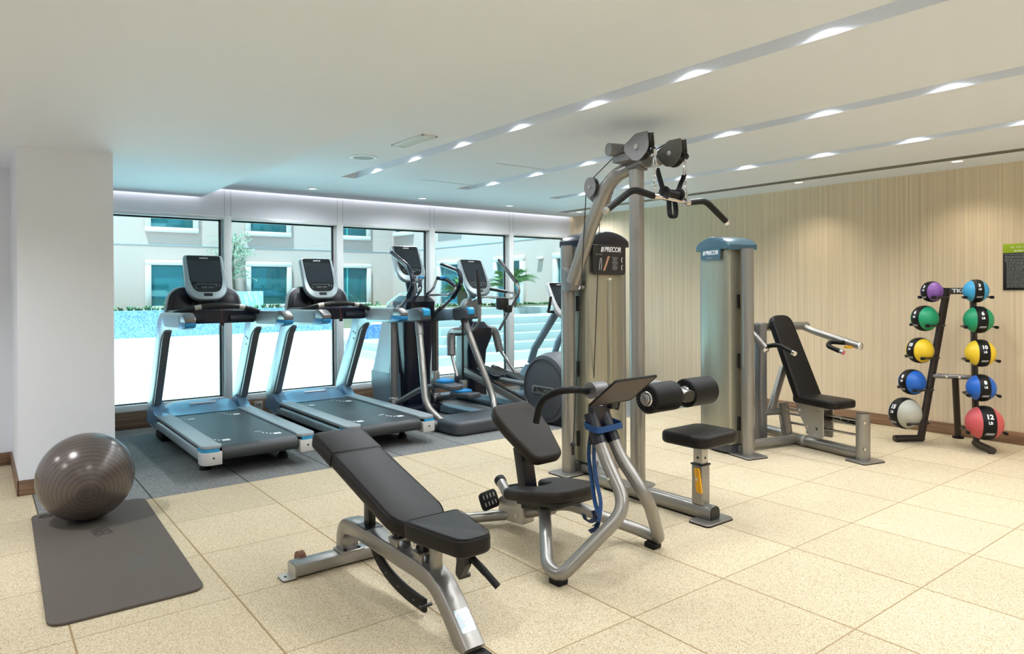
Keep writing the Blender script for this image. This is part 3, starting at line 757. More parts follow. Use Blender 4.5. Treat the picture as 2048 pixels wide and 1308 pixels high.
        bm = bmn(); box2(bm, (s*.19-.03, py+.06, pz-.03), (s*.19+.03, py+.14, pz+.10), .012); obj('belt_anchor', bm, M['steel'], pd)
        # fixed inner grip
        bm = bmn(); tube(bm, [(s*.05, 1.30, 1.27), (s*.07, 1.18, 1.33), (s*.10, 1.15, 1.45), (s*.16, 1.05, 1.43), (s*.22, .95, 1.34), (s*.20, 1.05, 1.27), (s*.06, 1.30, 1.27)], .013, 10, fil=.05); fg = obj('fixed_grip', bm, M['chrome'], t)
        bm = bmn(); tube(bm, [(s*.10, 1.15, 1.45), (s*.16, 1.05, 1.43), (s*.215, .965, 1.355)], .021, 12, fil=.04); obj('grip_sleeve', bm, M['navy'], fg)
        bm = bmn(); box(bm, (s*.135, 1.085, 1.452), (.06, .05, .03), .012); obj('grip_button', bm, M['blue'], fg)
    return t
cross_trainer()

# ---------------------------------------------------------------- elliptical with round drive housing
def elliptical():
    t = thing('elliptical_trainer', 'elliptical trainer with round drive housing lettered PRECOR behind the reclined stretch seat', 'elliptical trainer', (4.62, 5.05, 0))
    ring = lambda x, r: [(x, .12+r*math.cos(2*PI*k/40), (.345)+r*math.sin(2*PI*k/40)) for k in range(40)]
    bm = bmn(); loft(bm, [ring(-.23, .295), ring(-.215, .33), ring(-.12, .355), ring(.12, .355), ring(.215, .33), ring(.23, .295)]); hs = obj('drive_housing', bm, M['charcoal'], t)
    for s in (-1, 1):
        bm = bmn(); lathe(bm, [(0, .012), (.25, .012), (.287, .004), (.293, -.01)], basis((s*.228, .12, .345), (0, -s, 0), (0, 0, 1)), 40); dc = obj('housing_window', bm, M['navy2'], hs)
        Md = basis((s*.2405, .12, .335), (0, s, 0), (0, .12*s, 1)) if s > 0 else basis((-.2405, .12, .335), (0, -1, 0), (0, .0, 1))
        bm = bmn(); prism(bm, rpoly([(-.17, -.04), (.17, -.04), (.17, .04), (-.17, .04)], .039, 6), .010, Md, .003, 2); pl = obj('name_plate', bm, M['steel'], dc)
        bm = logo_bm(.048, Md @ Matrix.Translation((0, 0, .0055)), .0005); obj('logo', bm, M['black'], pl)
    # base frame
    bm = bmn(); box2(bm, (-.20, -.30, .0), (.20, .35, .10), .03); obj('rear_base', bm, M['black'], t)
    for x in (-.17, .17):
        bm = bmn(); box2(bm, (x-.055, -.36, 0), (x+.055, -.24, .035), .015); obj('rear_foot', bm, M['galv'], t)
    bm = bmn(); tube(bm, [(0, .1, .06), (0, 2.0, .06)], .05, 14, sq=.6); obj('spine_rail', bm, M['shell2'], t)
    bm = bmn(); tube(bm, [(-.30, 2.0, .05), (.30, 2.0, .05)], .045, 14); obj('front_foot', bm, M['shell2'], t)
    for s in (-1, 1):
        # inclined track, pedal arm and pedal
        bm = bmn(); tube(bm, [(s*.20, .28, .12), (s*.20, 1.55, .40)], .03, 12, ry=.042, up=(0, 0, 1), sq=.55); tr = obj('incline_track', bm, M['steel'], t)
        bm = bmn(); box2(bm, (s*.20-.017, .3, .155), (s*.20+.017, 1.5, .162), M=Matrix.Translation((0, 0, .0)) ); bmesh.ops.transform(bm, matrix=Matrix.Translation((0, .3, .14)) @ Matrix.Rotation(math.atan2(.28, 1.33), 4, 'X') @ Matrix.Translation((0, -.3, -.12)), verts=bm.verts); obj('track_slot', bm, M['black'], tr)
        yy = 1.18 if s < 0 else .95; zz = .37 if s < 0 else .30
        bm = bmn(); tube(bm, [(s*.10, .17, .33), (s*.10, yy+.25, zz-.02)], .028, 12); obj('pedal_arm', bm, M['steel2'], t)
        bm = bmn(); prism(bm, rpoly([(-.075, -.20), (.075, -.20), (.08, .17), (-.08, .17)], .06, 5), .045, Matrix.Translation((s*.11, yy, zz+.04)) @ Matrix.Rotation(.20, 4, 'X'), .018, 3); pd = obj('pedal', bm, M['navy'], t)
        bm = bmn(); prism(bm, rpoly([(-.062, -.185), (.062, -.185), (.065, .15), (-.065, .15)], .05, 5), .01, Matrix.Translation((s*.11, yy, zz+.064)) @ Matrix.Rotation(.20, 4, 'X'), .003, 1); obj('pedal_tread', bm, M['black'], pd)
        # cross shaft, hanging link and link rod
        bm = bmn(); tube(bm, [(s*.06, 1.66, .84), (s*.31, 1.66, .84), (s*.345, 1.60, .58)], .05, 14, fil=.07); sh = obj('crank_sleeve', bm, M['steel2'], t)
        bm = bmn(); tube(bm, [(s*.345, 1.60, .60), (s*.36, yy+.28, zz-.02)], .019, 10); obj('link_rod', bm, M['steel'], sh)
    # front column and dark wedge cover
    bm = bmn(); rings = []
    for z, hw, y0, y1 in ((.10, .11, 1.52, 1.95), (.40, .115, 1.56, 1.92), (.62, .13, 1.55, 1.86), (.78, .16, 1.48, 1.80), (.88, .15, 1.47, 1.78), (.95, .08, 1.52, 1.74)):
        rings.append([(x, y, z) for x, y in rpoly([(-hw, y0), (hw, y0), (hw, y1), (-hw, y1)], .05, 4)])
    loft(bm, rings); obj('column_cover', bm, M['navy2'], t)
    bm = bmn(); tube(bm, [(0, 1.80, .10), (.02, 1.80, .92), (.02, 1.70, 1.28)], .045, 14, fil=.2); obj('mast', bm, M['shell2'], t)
    bm = bmn(); prism(bm, rpoly([(-.13, -.12), (.12, -.12), (.12, .11), (-.06, .13), (-.13, .05)], .05, 5), .12, basis((-.05, 1.64, 1.10), (1, 0, 0), (0, .1, 1)), .03, 3); obj('mast_head', bm, M['steel2'], t)
    console(t, basis((.0, 1.60, 1.475), (1, 0, 0), (0, .55, 1)), .36, .48)
    # moving handlebars
    for s, pts in ((1, [(.37, 1.64, .84), (.37, 1.24, 1.30), (.37, 1.30, 1.40), (.37, 1.64, 1.68)]), (-1, [(-.33, 1.64, .84), (-.33, 1.20, .86), (-.33, 1.06, .96), (-.33, 1.05, 1.10), (-.33, 1.10, 1.53)])):
        bm = bmn(); tube(bm, pts, .017, 12, fil=.10); mh = obj('moving_handlebar', bm, M['steel'], t)
        a, c = (pts[-2], pts[-1]) if s > 0 else ([pts[-2][0], pts[-2][1], 1.16], pts[-1])
        bm = bmn(); tube(bm, [a, c], .023, 12); obj('handlebar_grip', bm, M['black'], mh)
    # fixed front handlebar and bottle pouch
    bm = bmn(); tube(bm, [(-.10, 1.52, 1.20), (-.08, 1.36, 1.24), (.10, 1.36, 1.23), (.26, 1.22, 1.22), (.30, 1.25, 1.28), (.10, 1.46, 1.33)], .014, 10, fil=.05); fh = obj('fixed_handlebar', bm, M['chrome'], t)
    bm = bmn(); tube(bm, [(.10, 1.46, 1.33), (.24, 1.31, 1.295)], .019, 10); obj('handlebar_sleeve', bm, M['black'], fh)
    bm = bmn(); box(bm, (.16, 1.30, 1.16), (.13, .09, .14), .02); box(bm, (.22, 1.28, 1.10), (.09, .08, .09), .02); obj('bottle_pouch', bm, M['black'], t)
    return t
elliptical()

# ---------------------------------------------------------------- upright bikes at the far end (mostly hidden)
def bike(label):
    t = thing('exercise_bike', label, 'exercise bike', (5.40, 6.0, 0), group='exercise bikes at the end of the window row')
    for y in (-.42, .62):
        bm = bmn(); tube(bm, [(-.24, y, .045), (.24, y, .045)], .045, 14); obj('floor_tube', bm, M['shell2'], t)
    bm = bmn(); rings = []
    for z, hw, y0, y1 in ((.05, .09, -.15, .72), (.22, .10, .10, .75), (.32, .08, .30, .72), (.40, .06, .46, .66)):
        rings.append([(x, y, z) for x, y in rpoly([(-hw, y0), (hw, y0), (hw, y1), (-hw, y1)], .05, 4)])
    loft(bm, rings); hs = obj('front_housing', bm, M['shell2'], t)
    bm = bmn(); tube(bm, [(0, -.42, .07), (0, .2, .12)], .05, 14, sq=.6); obj('frame_beam', bm, M['shell2'], t)
    bm = bmn(); tube(bm, [(0, .60, .42), (0, .52, .60), (0, .10, 1.07)], .045, 14); mast = obj('console_mast', bm, M['shell2'], t)
    console(t, basis((.04, .02, 1.20), (1, 0, 0), (0, .55, 1)), .36, .47, body=M['cap'])
    bm = bmn(); tube(bm, [(0, .12, 1.06), (-.16, .10, 1.06), (-.23, -.02, 1.10), (-.23, -.05, 1.24)], .017, 10, fil=.06); hb = obj('handlebar', bm, M['black'], t)
    bm = bmn(); tube(bm, [(0, .12, 1.06), (.16, .10, 1.06), (.23, -.02, 1.10), (.23, -.05, 1.24)], .017, 10, fil=.06); obj('handlebar_grip', bm, M['black'], hb)
    bm = bmn(); tube(bm, [(0, -.18, .10), (0, -.34, .82)], .035, 12); obj('seat_post', bm, M['steel'], t)
    bm = bmn(); prism(bm, rpoly([(-.12, -.13), (.12, -.13), (.05, .02), (.03, .15), (-.03, .15), (-.05, .02)], .05, 5), .07, Matrix.Translation((0, -.36, .86)), .025, 3); obj('saddle', bm, M['leather'], t)
    for s in (-1, 1):
        bm = bmn(); tube(bm, [(s*.105, .05, .30), (s*.12, .05+s*.12, .30-s*.11)], .013, 8); cr = obj('crank', bm, M['steel2'], t)
        bm = bmn(); box(bm, (s*.17, .05+s*.12, .30-s*.11), (.09, .09, .03), .01); obj('pedal', bm, M['black'], cr)
    return t
B1 = bike('exercise bike with pale console rim, half hidden by the cable tower near the corner')
dup(B1, (6.36, 6.65, 0), label='farthest exercise bike in the window corner, only its console edge showing')
# ---------------------------------------------------------------- weight bench (foreground)
def weight_bench():
    t = thing('weight_bench', 'black leather adjustable bench with inclined backrest and silver frame in the foreground', 'bench', (1.43, 2.60, 0))
    L = lambda y: y-2.60
    S3 = M['steel']
    # rear crossbar with end plates
    bm = bmn(); box2(bm, (-.282, L(3.105), .012), (.282, L(3.20), .064), .005, 2); cb = obj('crossbar', bm, S3, t)
    for s in (-1, 1):
        bm = bmn(); prism(bm, rpoly([(s*.275, L(3.11)), (s*.338, L(3.11)), (s*.338, L(3.195)), (s*.275, L(3.195))], [0, .015, .015, 0], 4), .006, Matrix.Translation((0, 0, .0065)), .001, 1)
        box2(bm, (s*.281, L(3.107), .006), (s*.286, L(3.198), .058)); pl = obj('floor_plate', bm, M['galv'], cb)
        bm = bmn(); prism(bm, rpoly([(s*.274, L(3.11)), (s*.338, L(3.11)), (s*.338, L(3.195)), (s*.274, L(3.195))], [0, .015, .015, 0], 4), .004, Matrix.Translation((0, 0, .002)), 0); cyl(bm, (s*.315, L(3.15), .0095), (s*.315, L(3.15), .0105), .007, n=12); obj('rubber_pad', bm, M['rubber'], pl)
    bw = mat('brown_wheel', srgb(110, 72, 50), .6)
    for s in (-1, 1):
        bm = bmn(); cyl(bm, (s*.20, L(3.225), .042), (s*.23, L(3.225), .042), .042, n=20); obj('transport_wheel', bm, bw, cb)
    bm = bmn(); prism(bm, rpoly([(-.062, L(3.10)), (.062, L(3.10)), (.062, L(3.205)), (-.062, L(3.205))], .01, 3), .01, Matrix.Translation((0, 0, .069)), .002, 1); mp = obj('mount_plate', bm, S3, t)
    bm = bmn()
    for x in (-.035, .035): cyl(bm, (x, L(3.118), .073), (x, L(3.118), .081), .0085, n=6)
    obj('mount_bolt', bm, M['black'], mp)
    # main beam: rises from the crossbar, runs forward and drops as the front leg
    W = .090
    top = [(3.225, .07), (3.212, .16), (3.165, .215), (3.08, .236), (2.95, .237), (2.70, .236), (2.46, .232), (2.385, .228), (2.315, .205), (2.262, .150), (2.215, .06), (2.185, 0)]
    bot = [(2.085, 0), (2.125, .06), (2.205, .135)]
    # centre line with constant depth
    cl = [(3.175, .07), (3.168, .145), (3.13, .19), (3.05, .203), (2.90, .203), (2.60, .200), (2.42, .200), (2.318, .187), (2.245, .137), (2.095, -.002)]
    pts = [Vector((0, L(y), z)) for y, z in cl]
    bm = bmn(); tube(bm, pts, W/2, 16, fil=.05, ry=.038, up=(0, .35, .94), sq=.28); beam = obj('main_beam', bm, S3, t)
    # front leg is a wide flat face; name plate on it
    bm = bmn(); prism(bm, rpoly([(-.04, L(2.02)), (.04, L(2.02)), (.04, L(2.08)), (-.04, L(2.08))], .01, 3), .008, Matrix.Translation((0, 0, .0045)), .002, 1); ft = obj('front_foot', bm, M['rubber'], t)
    d = Vector((0, 2.095-2.245, -.002-.137)).normalized(); nrm = Vector((0, d.z, -d.y))
    if nrm.y > 0: nrm = -nrm
    c0 = Vector((0, L(2.168), .0665)) + nrm*.0377
    Mp = basis(c0, (1, 0, 0), -d)
    bm = bmn(); prism(bm, rpoly([(-.031, -.044), (.031, -.044), (.031, .044), (-.031, .044)], .005, 3), .001, Mp, 0); lp = obj('name_plate', bm, mat('blue_silver_plate', srgb(176, 190, 200), .3, .5), beam)
    Mp = Mp @ Matrix.Scale(1.34, 4)
    bm = logo_bm(.0085, Mp @ Matrix.Translation((0, .021, .0006)), .0002)
    b2 = text_bm('ICARIAN', .0115, Mp @ Matrix.Translation((0, -.003, .0008)), .0002, .2, .02, sx=.9); merge(bm, b2)
    b2 = text_bm('LINE', .007, Mp @ Matrix.Translation((.002, -.013, .0008)), .0002, 0, 0, space=1.6); merge(bm, b2)
    for k in range(4): box(bm, (-.015+k*.010, -.024, .0008), (.0015, .006, .0004), M=Mp)
    cyl(bm, Mp @ Vector((-.0185, -.025, .0006)), Mp @ Vector((-.0185, -.025, .0010)), .004, n=10)
    obj('plate_print', bm, M['print'], lp)
    # hinge posts under the pads
    for i, (y, zt) in enumerate(((2.63, .285), (2.43, .315))):
        bm = bmn()
        for s in (-1, 1): box2(bm, (s*.030-.006, L(y)-.035, .225), (s*.030+.006, L(y)+.035, .272), .002)
        box2(bm, (-.045, L(y)-.032, .262), (.045, L(y)+.032, .272), .002); hp = obj('hinge_post', bm, S3, t)
        bm = bmn(); box2(bm, (-.028, L(y)-.03, .272), (.028, L(y)+.03, zt+.045), .008); obj('hinge_block', bm, M['black'], hp)
        bm = bmn(); cyl(bm, (-.040, L(y)+.022, .30), (-.028, L(y)+.022, .30), .022, n=20); cyl(bm, (-.046, L(y)+.022, .30), (-.040, L(y)+.022, .30), .012, n=16); obj('hinge_cap', bm, M['chrome'], hp)
    bm = bmn(); box2(bm, (-.02, L(2.325), .215), (.02, L(2.365), .35), .004); cyl(bm, (-.028, L(2.345), .335), (.028, L(2.345), .335), .02); obj('seat_support', bm, S3, t)
    # toothed arc and its slide
    arc = []
    for k in range(13):
        a = k/12; arc.append((L(2.93)+(-.04*a -.46*a*a+.0), .27-.47*a+.245*a*a))
    P = [Vector((0, y, z)) for y, z in arc]
    bm = bmn(); tube(bm, P, .010, 8, ry=.029, up=(0, -.6, .8), sq=.35); ar = obj('angle_arc', bm, M['rubber'], t)
    bm = bmn()
    for k in (3, 5, 7, 9, 11): box(bm, P[k], (.0215, .010, .006))
    obj('arc_notch', bm, M['steel2'], ar)
    bm = bmn(); cyl(bm, P[-1]+Vector((-.03, -.0, 0)), P[-1]+Vector((.03, -.0, 0)), .007, n=10); obj('arc_peg', bm, M['black'], ar)
    bm = bmn(); box2(bm, (-.018, L(2.95), .23), (.018, L(2.90), .43), .003); box2(bm, (-.045, L(2.975), .237), (.045, L(2.875), .243), .002); box2(bm, (-.03, L(3.03), .40), (.03, L(2.90), .45), .01); obj('back_strut', bm, M['black'], t)
    # seat pad
    outl = rpoly([(-.125, L(2.385)), (.125, L(2.385)), (.125, L(2.33)), (.072, L(2.055)), (-.072, L(2.055)), (-.125, L(2.33))], [.025, .025, .05, .045, .045, .05], 5)
    bm = bmn(); prism(bm, outl, .072, Matrix.Translation((0, 0, .392)) , .020, 4); sp = obj('seat_pad', bm, M['leather'], t)
    bm = bmn(); R = [(x*.955, L(2.2)+(y-L(2.2))*.965, .4262) for x, y in outl]; tube(bm, R, .0016, 6, closed=True); obj('seat_seam', bm, M['rubber'], sp)
    # seat lever
    bm = bmn(); tube(bm, [(.02, L(2.15), .335), (.055, L(2.08), .275)], .014, 12); tube(bm, [(.055, L(2.08), .275), (.075, L(2.035), .235)], .013, 12); lv = obj('seat_lever', bm, M['rubber'], t)
    bm = bmn(); prism(bm, rpoly([(2.245-2.6, .36), (2.14-2.6, .36), (2.13-2.6, .30), (2.175-2.6, .235), (2.20-2.6, .25), (2.19-2.6, .31)], .01), .03, basis((.01, 0, 0), (0, 1, 0), (0, 0, 1)), .004, 1); cyl(bm, (.0, L(2.178), .243), (.045, L(2.178), .243), .010); obj('lever_bracket', bm, M['black'], lv)
    # backrest pad with head cover
    a = math.atan2(.225, .86); D = Vector((0, math.cos(a), math.sin(a))); Nn = Vector((0, -math.sin(a), math.cos(a)))
    P0 = Vector((0, L(2.415), .395)); Ln = .90
    Mb = basis(P0, (1, 0, 0), D)        # local y runs up the pad, z out of the pad
    bm = bmn(); outl = rpoly([(-.092, 0), (.092, 0), (.13, .075), (.13, Ln), (-.13, Ln), (-.13, .075)], [.05, .05, .06, .035, .035, .06], 6)
    prism(bm, outl, .066, Mb @ Matrix.Translation((0, 0, -.033)), .018, 4); bp = obj('backrest_pad', bm, M['leather'], t)
    bm = bmn(); R = [Mb @ Vector((x*.955, .45+(y-.45)*.985, -.0022)) for x, y in outl]; tube(bm, R, .0015, 6, closed=True); obj('backrest_seam', bm, M['rubber'], bp)
    bm = bmn(); prism(bm, rpoly([(-.1345, .655), (.1345, .655), (.1345, Ln+.005), (-.1345, Ln+.005)], [.0, .0, .038, .038], 6), .075, Mb @ Matrix.Translation((0, 0, -.033)), .02, 4); hc = obj('head_cover', bm, M['leather'], bp)
    bm = bmn(); prism(bm, [(-.11, .62), (.11, .62), (.11, .05), (-.11, .05)], .012, Mb @ Matrix.Translation((0, 0, -.070)), .003, 1); obj('back_board', bm, M['black'], bp)
    return t
weight_bench()

# ---------------------------------------------------------------- stretch trainer
def stretch_trainer():
    t = thing('stretch_trainer', 'low stretch trainer with brown-black seat, chest pad and blue strap beside the cable machine', 'stretch trainer', (2.395, 2.375, 0), math.radians(2.4))
    S3 = M['steel']
    for s in (-1, 1):
        pts = [(s*.045, .03, .69), (s*.05, -.06, .52), (s*.075, -.215, .33), (s*.35, -.06, .045), (s*.345, .03, .06), (s*.075, .34, .195), (0, .44, .155)]
        bm = bmn(); tube(bm, pts, .031, 16, fil=[0, .06, .10, .07, .06, .07, 0], seg=8); fr = obj('frame_tube', bm, S3, t)
        bm = bmn(); tube(bm, [(s*.044, .045, .72), (s*.0485, -.025, .585)], .0335, 16); obj('post_sleeve', bm, M['navy2'], fr)
        bm = bmn(); cyl(bm, (s*.060-.034, -.115, .445), (s*.060-.022, -.11, .447), .007, n=10) if s < 0 else cyl(bm, (s*.060+.034, -.115, .445), (s*.060+.022, -.11, .447), .007, n=10); cyl(bm, (s*.06, -.145, .452), (s*.06, -.125, .448), .009, n=10); obj('frame_bolt', bm, M['chrome'], fr)
        fx, fy = (s*.335, -.03)
        bm = bmn(); box2(bm, (fx-.03, fy-.035, 0), (fx+.03, fy+.035, .03), .008); obj('rubber_foot', bm, M['rubber'], fr)
    # spine and rear foot
    bm = bmn(); tube(bm, [(0, .36, .175), (0, .62, .085), (-.03, .74, .055), (-.24, .90, .036), (-.50, 1.02, .034)], .030, 16, fil=.12); obj('spine_tube', bm, S3, t)
    bm = bmn(); prism(bm, rpoly([(.55, .045), (.76, .035), (.76, .15), (.66, .21), (.55, .19)], .02), .085, basis((0, 0, 0), (0, 1, 0), (0, 0, 1)), .006, 2); br = obj('spine_bracket', bm, M['galv'], t)
    bm = bmn(); cyl(bm, (-.050, .60, .085), (-.042, .60, .085), .011, n=8); cyl(bm, (-.050, .72, .07), (-.042, .72, .07), .011, n=8); obj('bracket_bolt', bm, M['chrome'], br)
    bm = bmn(); tube(bm, [(0, .68, .12), (.06, .86, .20)], .030, 16); st = obj('stub_tube', bm, S3, br)
    bm = bmn(); cyl(bm, (.058, .855, .198), (.066, .88, .209), .0335); obj('tube_cap', bm, M['rubber'], st)
    # slotted foot rests
    for s in (-1, 1):
        Mf = basis((s*.115, .75, .155), (1, .25*-s, 0), (0, .5, .86))
        bm = bmn(); prism(bm, rpoly([(-.075, -.05), (.075, -.05), (.075, .05), (-.075, .05)], .03, 5), .012, Mf, .003, 2); fp = obj('foot_rest', bm, M['rubber'], t)
        bm = bmn()
        for i in range(4):
            for j in (-1, 1): box(bm, (-.045+.03*i, j*.02, .0065), (.007, .022, .0015), M=Mf)
        obj('foot_rest_slot', bm, M['galv'], fp)
    # seat: horseshoe cushion
    Ms = basis((0, .36, .272), (1, 0, 0), (0, 1, -.15))
    outl = [(-.19, .20), (-.075, .215), (-.05, .05), (.05, .05), (.075, .215), (.19, .20), (.195, 0), (.16, -.16), (.10, -.21), (-.10, -.21), (-.16, -.16), (-.195, 0)]
    bm = bmn(); prism(bm, rpoly(outl, [.05, .04, .03, .03, .04, .05, .05, .05, .05, .05, .05, .05], 5), .058, Ms, .022, 4); se = obj('seat_pad', bm, M['vinyl'], t)
    bm = bmn(); box2(bm, (-.12, -.17, -.06), (.12, .16, -.028), .006, M=Ms); box2(bm, (-.06, -.02, -.10), (.06, .20, -.05), .006, M=Ms); obj('seat_board', bm, M['black'], se)
    # chest pad on its post
    bm = bmn(); tube(bm, [(0, .545, .20), (0, .60, .46)], .045, 8, ry=.033, up=(0, 1, 0), sq=.3); obj('pad_post', bm, M['navy2'], t)
    Mc = basis((0, .545, .54), (1, 0, 0), (0, .80, .60))
    outl = rpoly([(-.10, -.20), (.10, -.20), (.15, .02), (.155, .15), (.12, .215), (-.12, .215), (-.155, .15), (-.15, .02)], [.05, .05, .06, .04, .04, .04, .04, .06], 5)
    bm = bmn(); prism(bm, outl, .062, Mc, .022, 4); obj('chest_pad', bm, M['vinyl'], t)
    # head, board, handlebars
    bm = bmn(); prism(bm, rpoly([(-.065, .575), (.065, .575), (.065, .76), (-.065, .76)], .01), .03, basis((0, .06, 0), (1, 0, 0), (0, .03, 1)), .004, 1)
    bmesh.ops.transform(bm, matrix=Matrix.Translation((0, .0, 0)) @ Matrix.Translation((0, -.055, 0)), verts=bm.verts); obj('head_plate', bm, M['navy2'], t)
    bm = bmn(); cyl(bm, (-.06, .03, .835), (.03, .03, .835), .040, n=24); obj('head_hub', bm, M['steel2'], t)
    Mbd = basis((0.0, -.125, .845), (1, 0, 0), (0, -.17, .135))
    bm = bmn(); prism(bm, rpoly([(-.145, -.105), (.145, -.105), (.145, .105), (-.145, .105)], .012, 4), .008, Mbd, .002, 1); bd = obj('instruction_board', bm, mat('board_back', srgb(74, 64, 58), .45), t)
    bm = bmn(); R = [Mbd @ Vector((x, y, 0)) for x, y in rpoly([(-.146, -.106), (.146, -.106), (.146, .106), (-.146, .106)], .012, 4)]; tube(bm, R, .006, 8, closed=True); obj('board_rim', bm, M['rubber'], bd)
    bm = bmn(); cyl(bm, Mbd @ Vector((0.02, .065, -.005)), Mbd @ Vector((0.02, .065, -.0035)), .005, n=10); obj('board_screw', bm, M['black'], bd)
    for s in (-1, 1):
        bm = bmn(); tube(bm, [(s*.03, .07, .82), (s*.20, -.02, .86), (s*.27, .03, .855), (s*.285, .14, .80), (s*.285, .17, .69)], .017, 12, fil=.06); obj('handlebar', bm, M['rubber'], t)
    bm = bmn(); box2(bm, (.05, -.01, .735), (.10, .06, .80), .01); obj('board_bracket', bm, M['black'], t)
    return t
stretch_trainer()
# blue stretching strap looped round the post
ca, sa = math.cos(math.radians(2.4)), math.sin(math.radians(2.4))
t = thing('stretch_strap', 'blue webbing strap tied round the stretch trainer post and hanging down', 'strap', (2.395, 2.375, 0), math.radians(2.4))
bm = bmn(); R = [(x, y, z) for x, y, z in ((-.088, -.045, .655), (.088, -.048, .662), (.090, .045, .675), (-.090, .045, .670))]
tube(bm, R, .003, 8, fil=.02, closed=True, ry=.015, up=(0, .4, 1), sq=.3); obj('strap_loop', bm, M['strap'], t)
bm = bmn(); tube(bm, [(-.03, .05, .65), (-.045, .06, .52), (-.050, .03, .40), (-.052, .01, .30), (-.060, -.02, .255)], .0022, 8, fil=.05, ry=.019, up=(1, .3, 0), sq=.3)
tube(bm, [(-.01, .05, .63), (-.015, .05, .48), (-.025, .02, .38), (-.015, -.0, .29), (-.07, -.03, .22), (-.10, -.02, .205)], .0022, 8, fil=.05, ry=.018, up=(1, .3, 0), sq=.3); obj('strap_tail', bm, M['strap'], t)
bm = bmn(); tube(bm, [(-.08, -.005, .27), (-.075, -.02, .235), (-.10, -.01, .222), (-.125, .0, .23), (-.14, .0, .265)], .003, 8, fil=.02, ry=.014, up=(0, 1, .2), sq=.3)
tube(bm, [(-.07, -.03, .22), (-.09, -.03, .19), (-.12, -.02, .182)], .003, 8, ry=.014, up=(0, 1, .2), sq=.3); obj('strap_buckle', bm, M['strapd'], t)
# ---------------------------------------------------------------- weight stack tower, built in its own frame:
# x across the tower, the printed face towards -y, posts at both ends
def tower(t, w, hp, mirror_plate):
    """posts at x=0 and x=w, y=0"""
    for x in (0, w):
        bm = bmn(); tube(bm, [(x, 0, .012), (x, 0, hp)], .047, 20, ry=.047, up=(0, 1, 0), sq=.85); po = obj('tower_post', bm, M['steel'], t)
        bm = bmn(); tube(bm, [(x, 0, hp-.001), (x, 0, hp+.004)], .045, 20, ry=.045, up=(0, 1, 0), sq=.85); obj('post_cap', bm, M['steel2'], po)
        bm = bmn(); prism(bm, rpoly([(x-.115, -.10), (x+.115, -.10), (x+.115, .10), (x-.115, .10)], .02, 4), .010, Matrix.Translation((0, 0, .0095)), .002, 1); bp = obj('base_plate', bm, M['steel'], po)
        bm = bmn(); prism(bm, rpoly([(x-.117, -.102), (x+.117, -.102), (x+.117, .102), (x-.117, .102)], .02, 4), .005, Matrix.Translation((0, 0, .0027)), 0); obj('rubber_pad', bm, M['rubber'], bp)
    bm = bmn(); box2(bm, (.05, -.03, .005), (w-.05, .03, .075), .01); obj('base_bar', bm, M['steel'], t)
    # frosted shroud with bowed faces
    def foot(k, dy=0.0):
        n = 10; pts = []
        for i in range(n+1):
            u = -1+2*i/n; pts.append((w/2+u*(w/2-.075-k), -.115+k-.03*(1-u*u)-dy))
        for i in range(n+1):
            u = 1-2*i/n; pts.append((w/2+u*(w/2-.075-k), .115-k+.03*(1-u*u)+dy))
        return rpoly(pts, .018, 3)
    bm = bmn(); prism(bm, foot(0), hp+.01-.085, Matrix.Translation((0, 0, .085)), 0, centered=False); sh = obj('shroud', bm, M['shroud'], t)
    bm = bmn(); prism(bm, foot(.012), .07, Matrix.Translation((0, 0, .016)), 0, centered=False); obj('stack_base', bm, M['charcoal'], t)
    # arched top cap
    zt = hp+.003; outl = [(.045, zt-.005), (w-.045, zt-.005), (w-.045, zt+.035)]
    for i in range(9):
        u = 1-2*i/8; outl.append((w/2+u*(w/2-.075), zt+.062+.045*(1-u*u)))
    outl.append((.045, zt+.035))
    bm = bmn(); prism(bm, outl, .295, basis((0, 0, 0), (1, 0, 0), (0, 0, 1)), .014, 3); obj('top_cap', bm, M['navy2'] if mirror_plate else M['shell2cap'], t)
    # hinges along the posts
    for x, s in ((0, 1), (w, -1)):
        for z in (.25, .75, 1.22):
            bm = bmn(); box2(bm, (x+s*.058-.012, -.045, z-.055), (x+s*.058+.012, -.03, z+.055), .003); obj('shroud_hinge', bm, M['black'], sh)
    return sh
M['shell2cap'] = mat('teal_grey_cap', srgb(66, 96, 110), .3, .25)

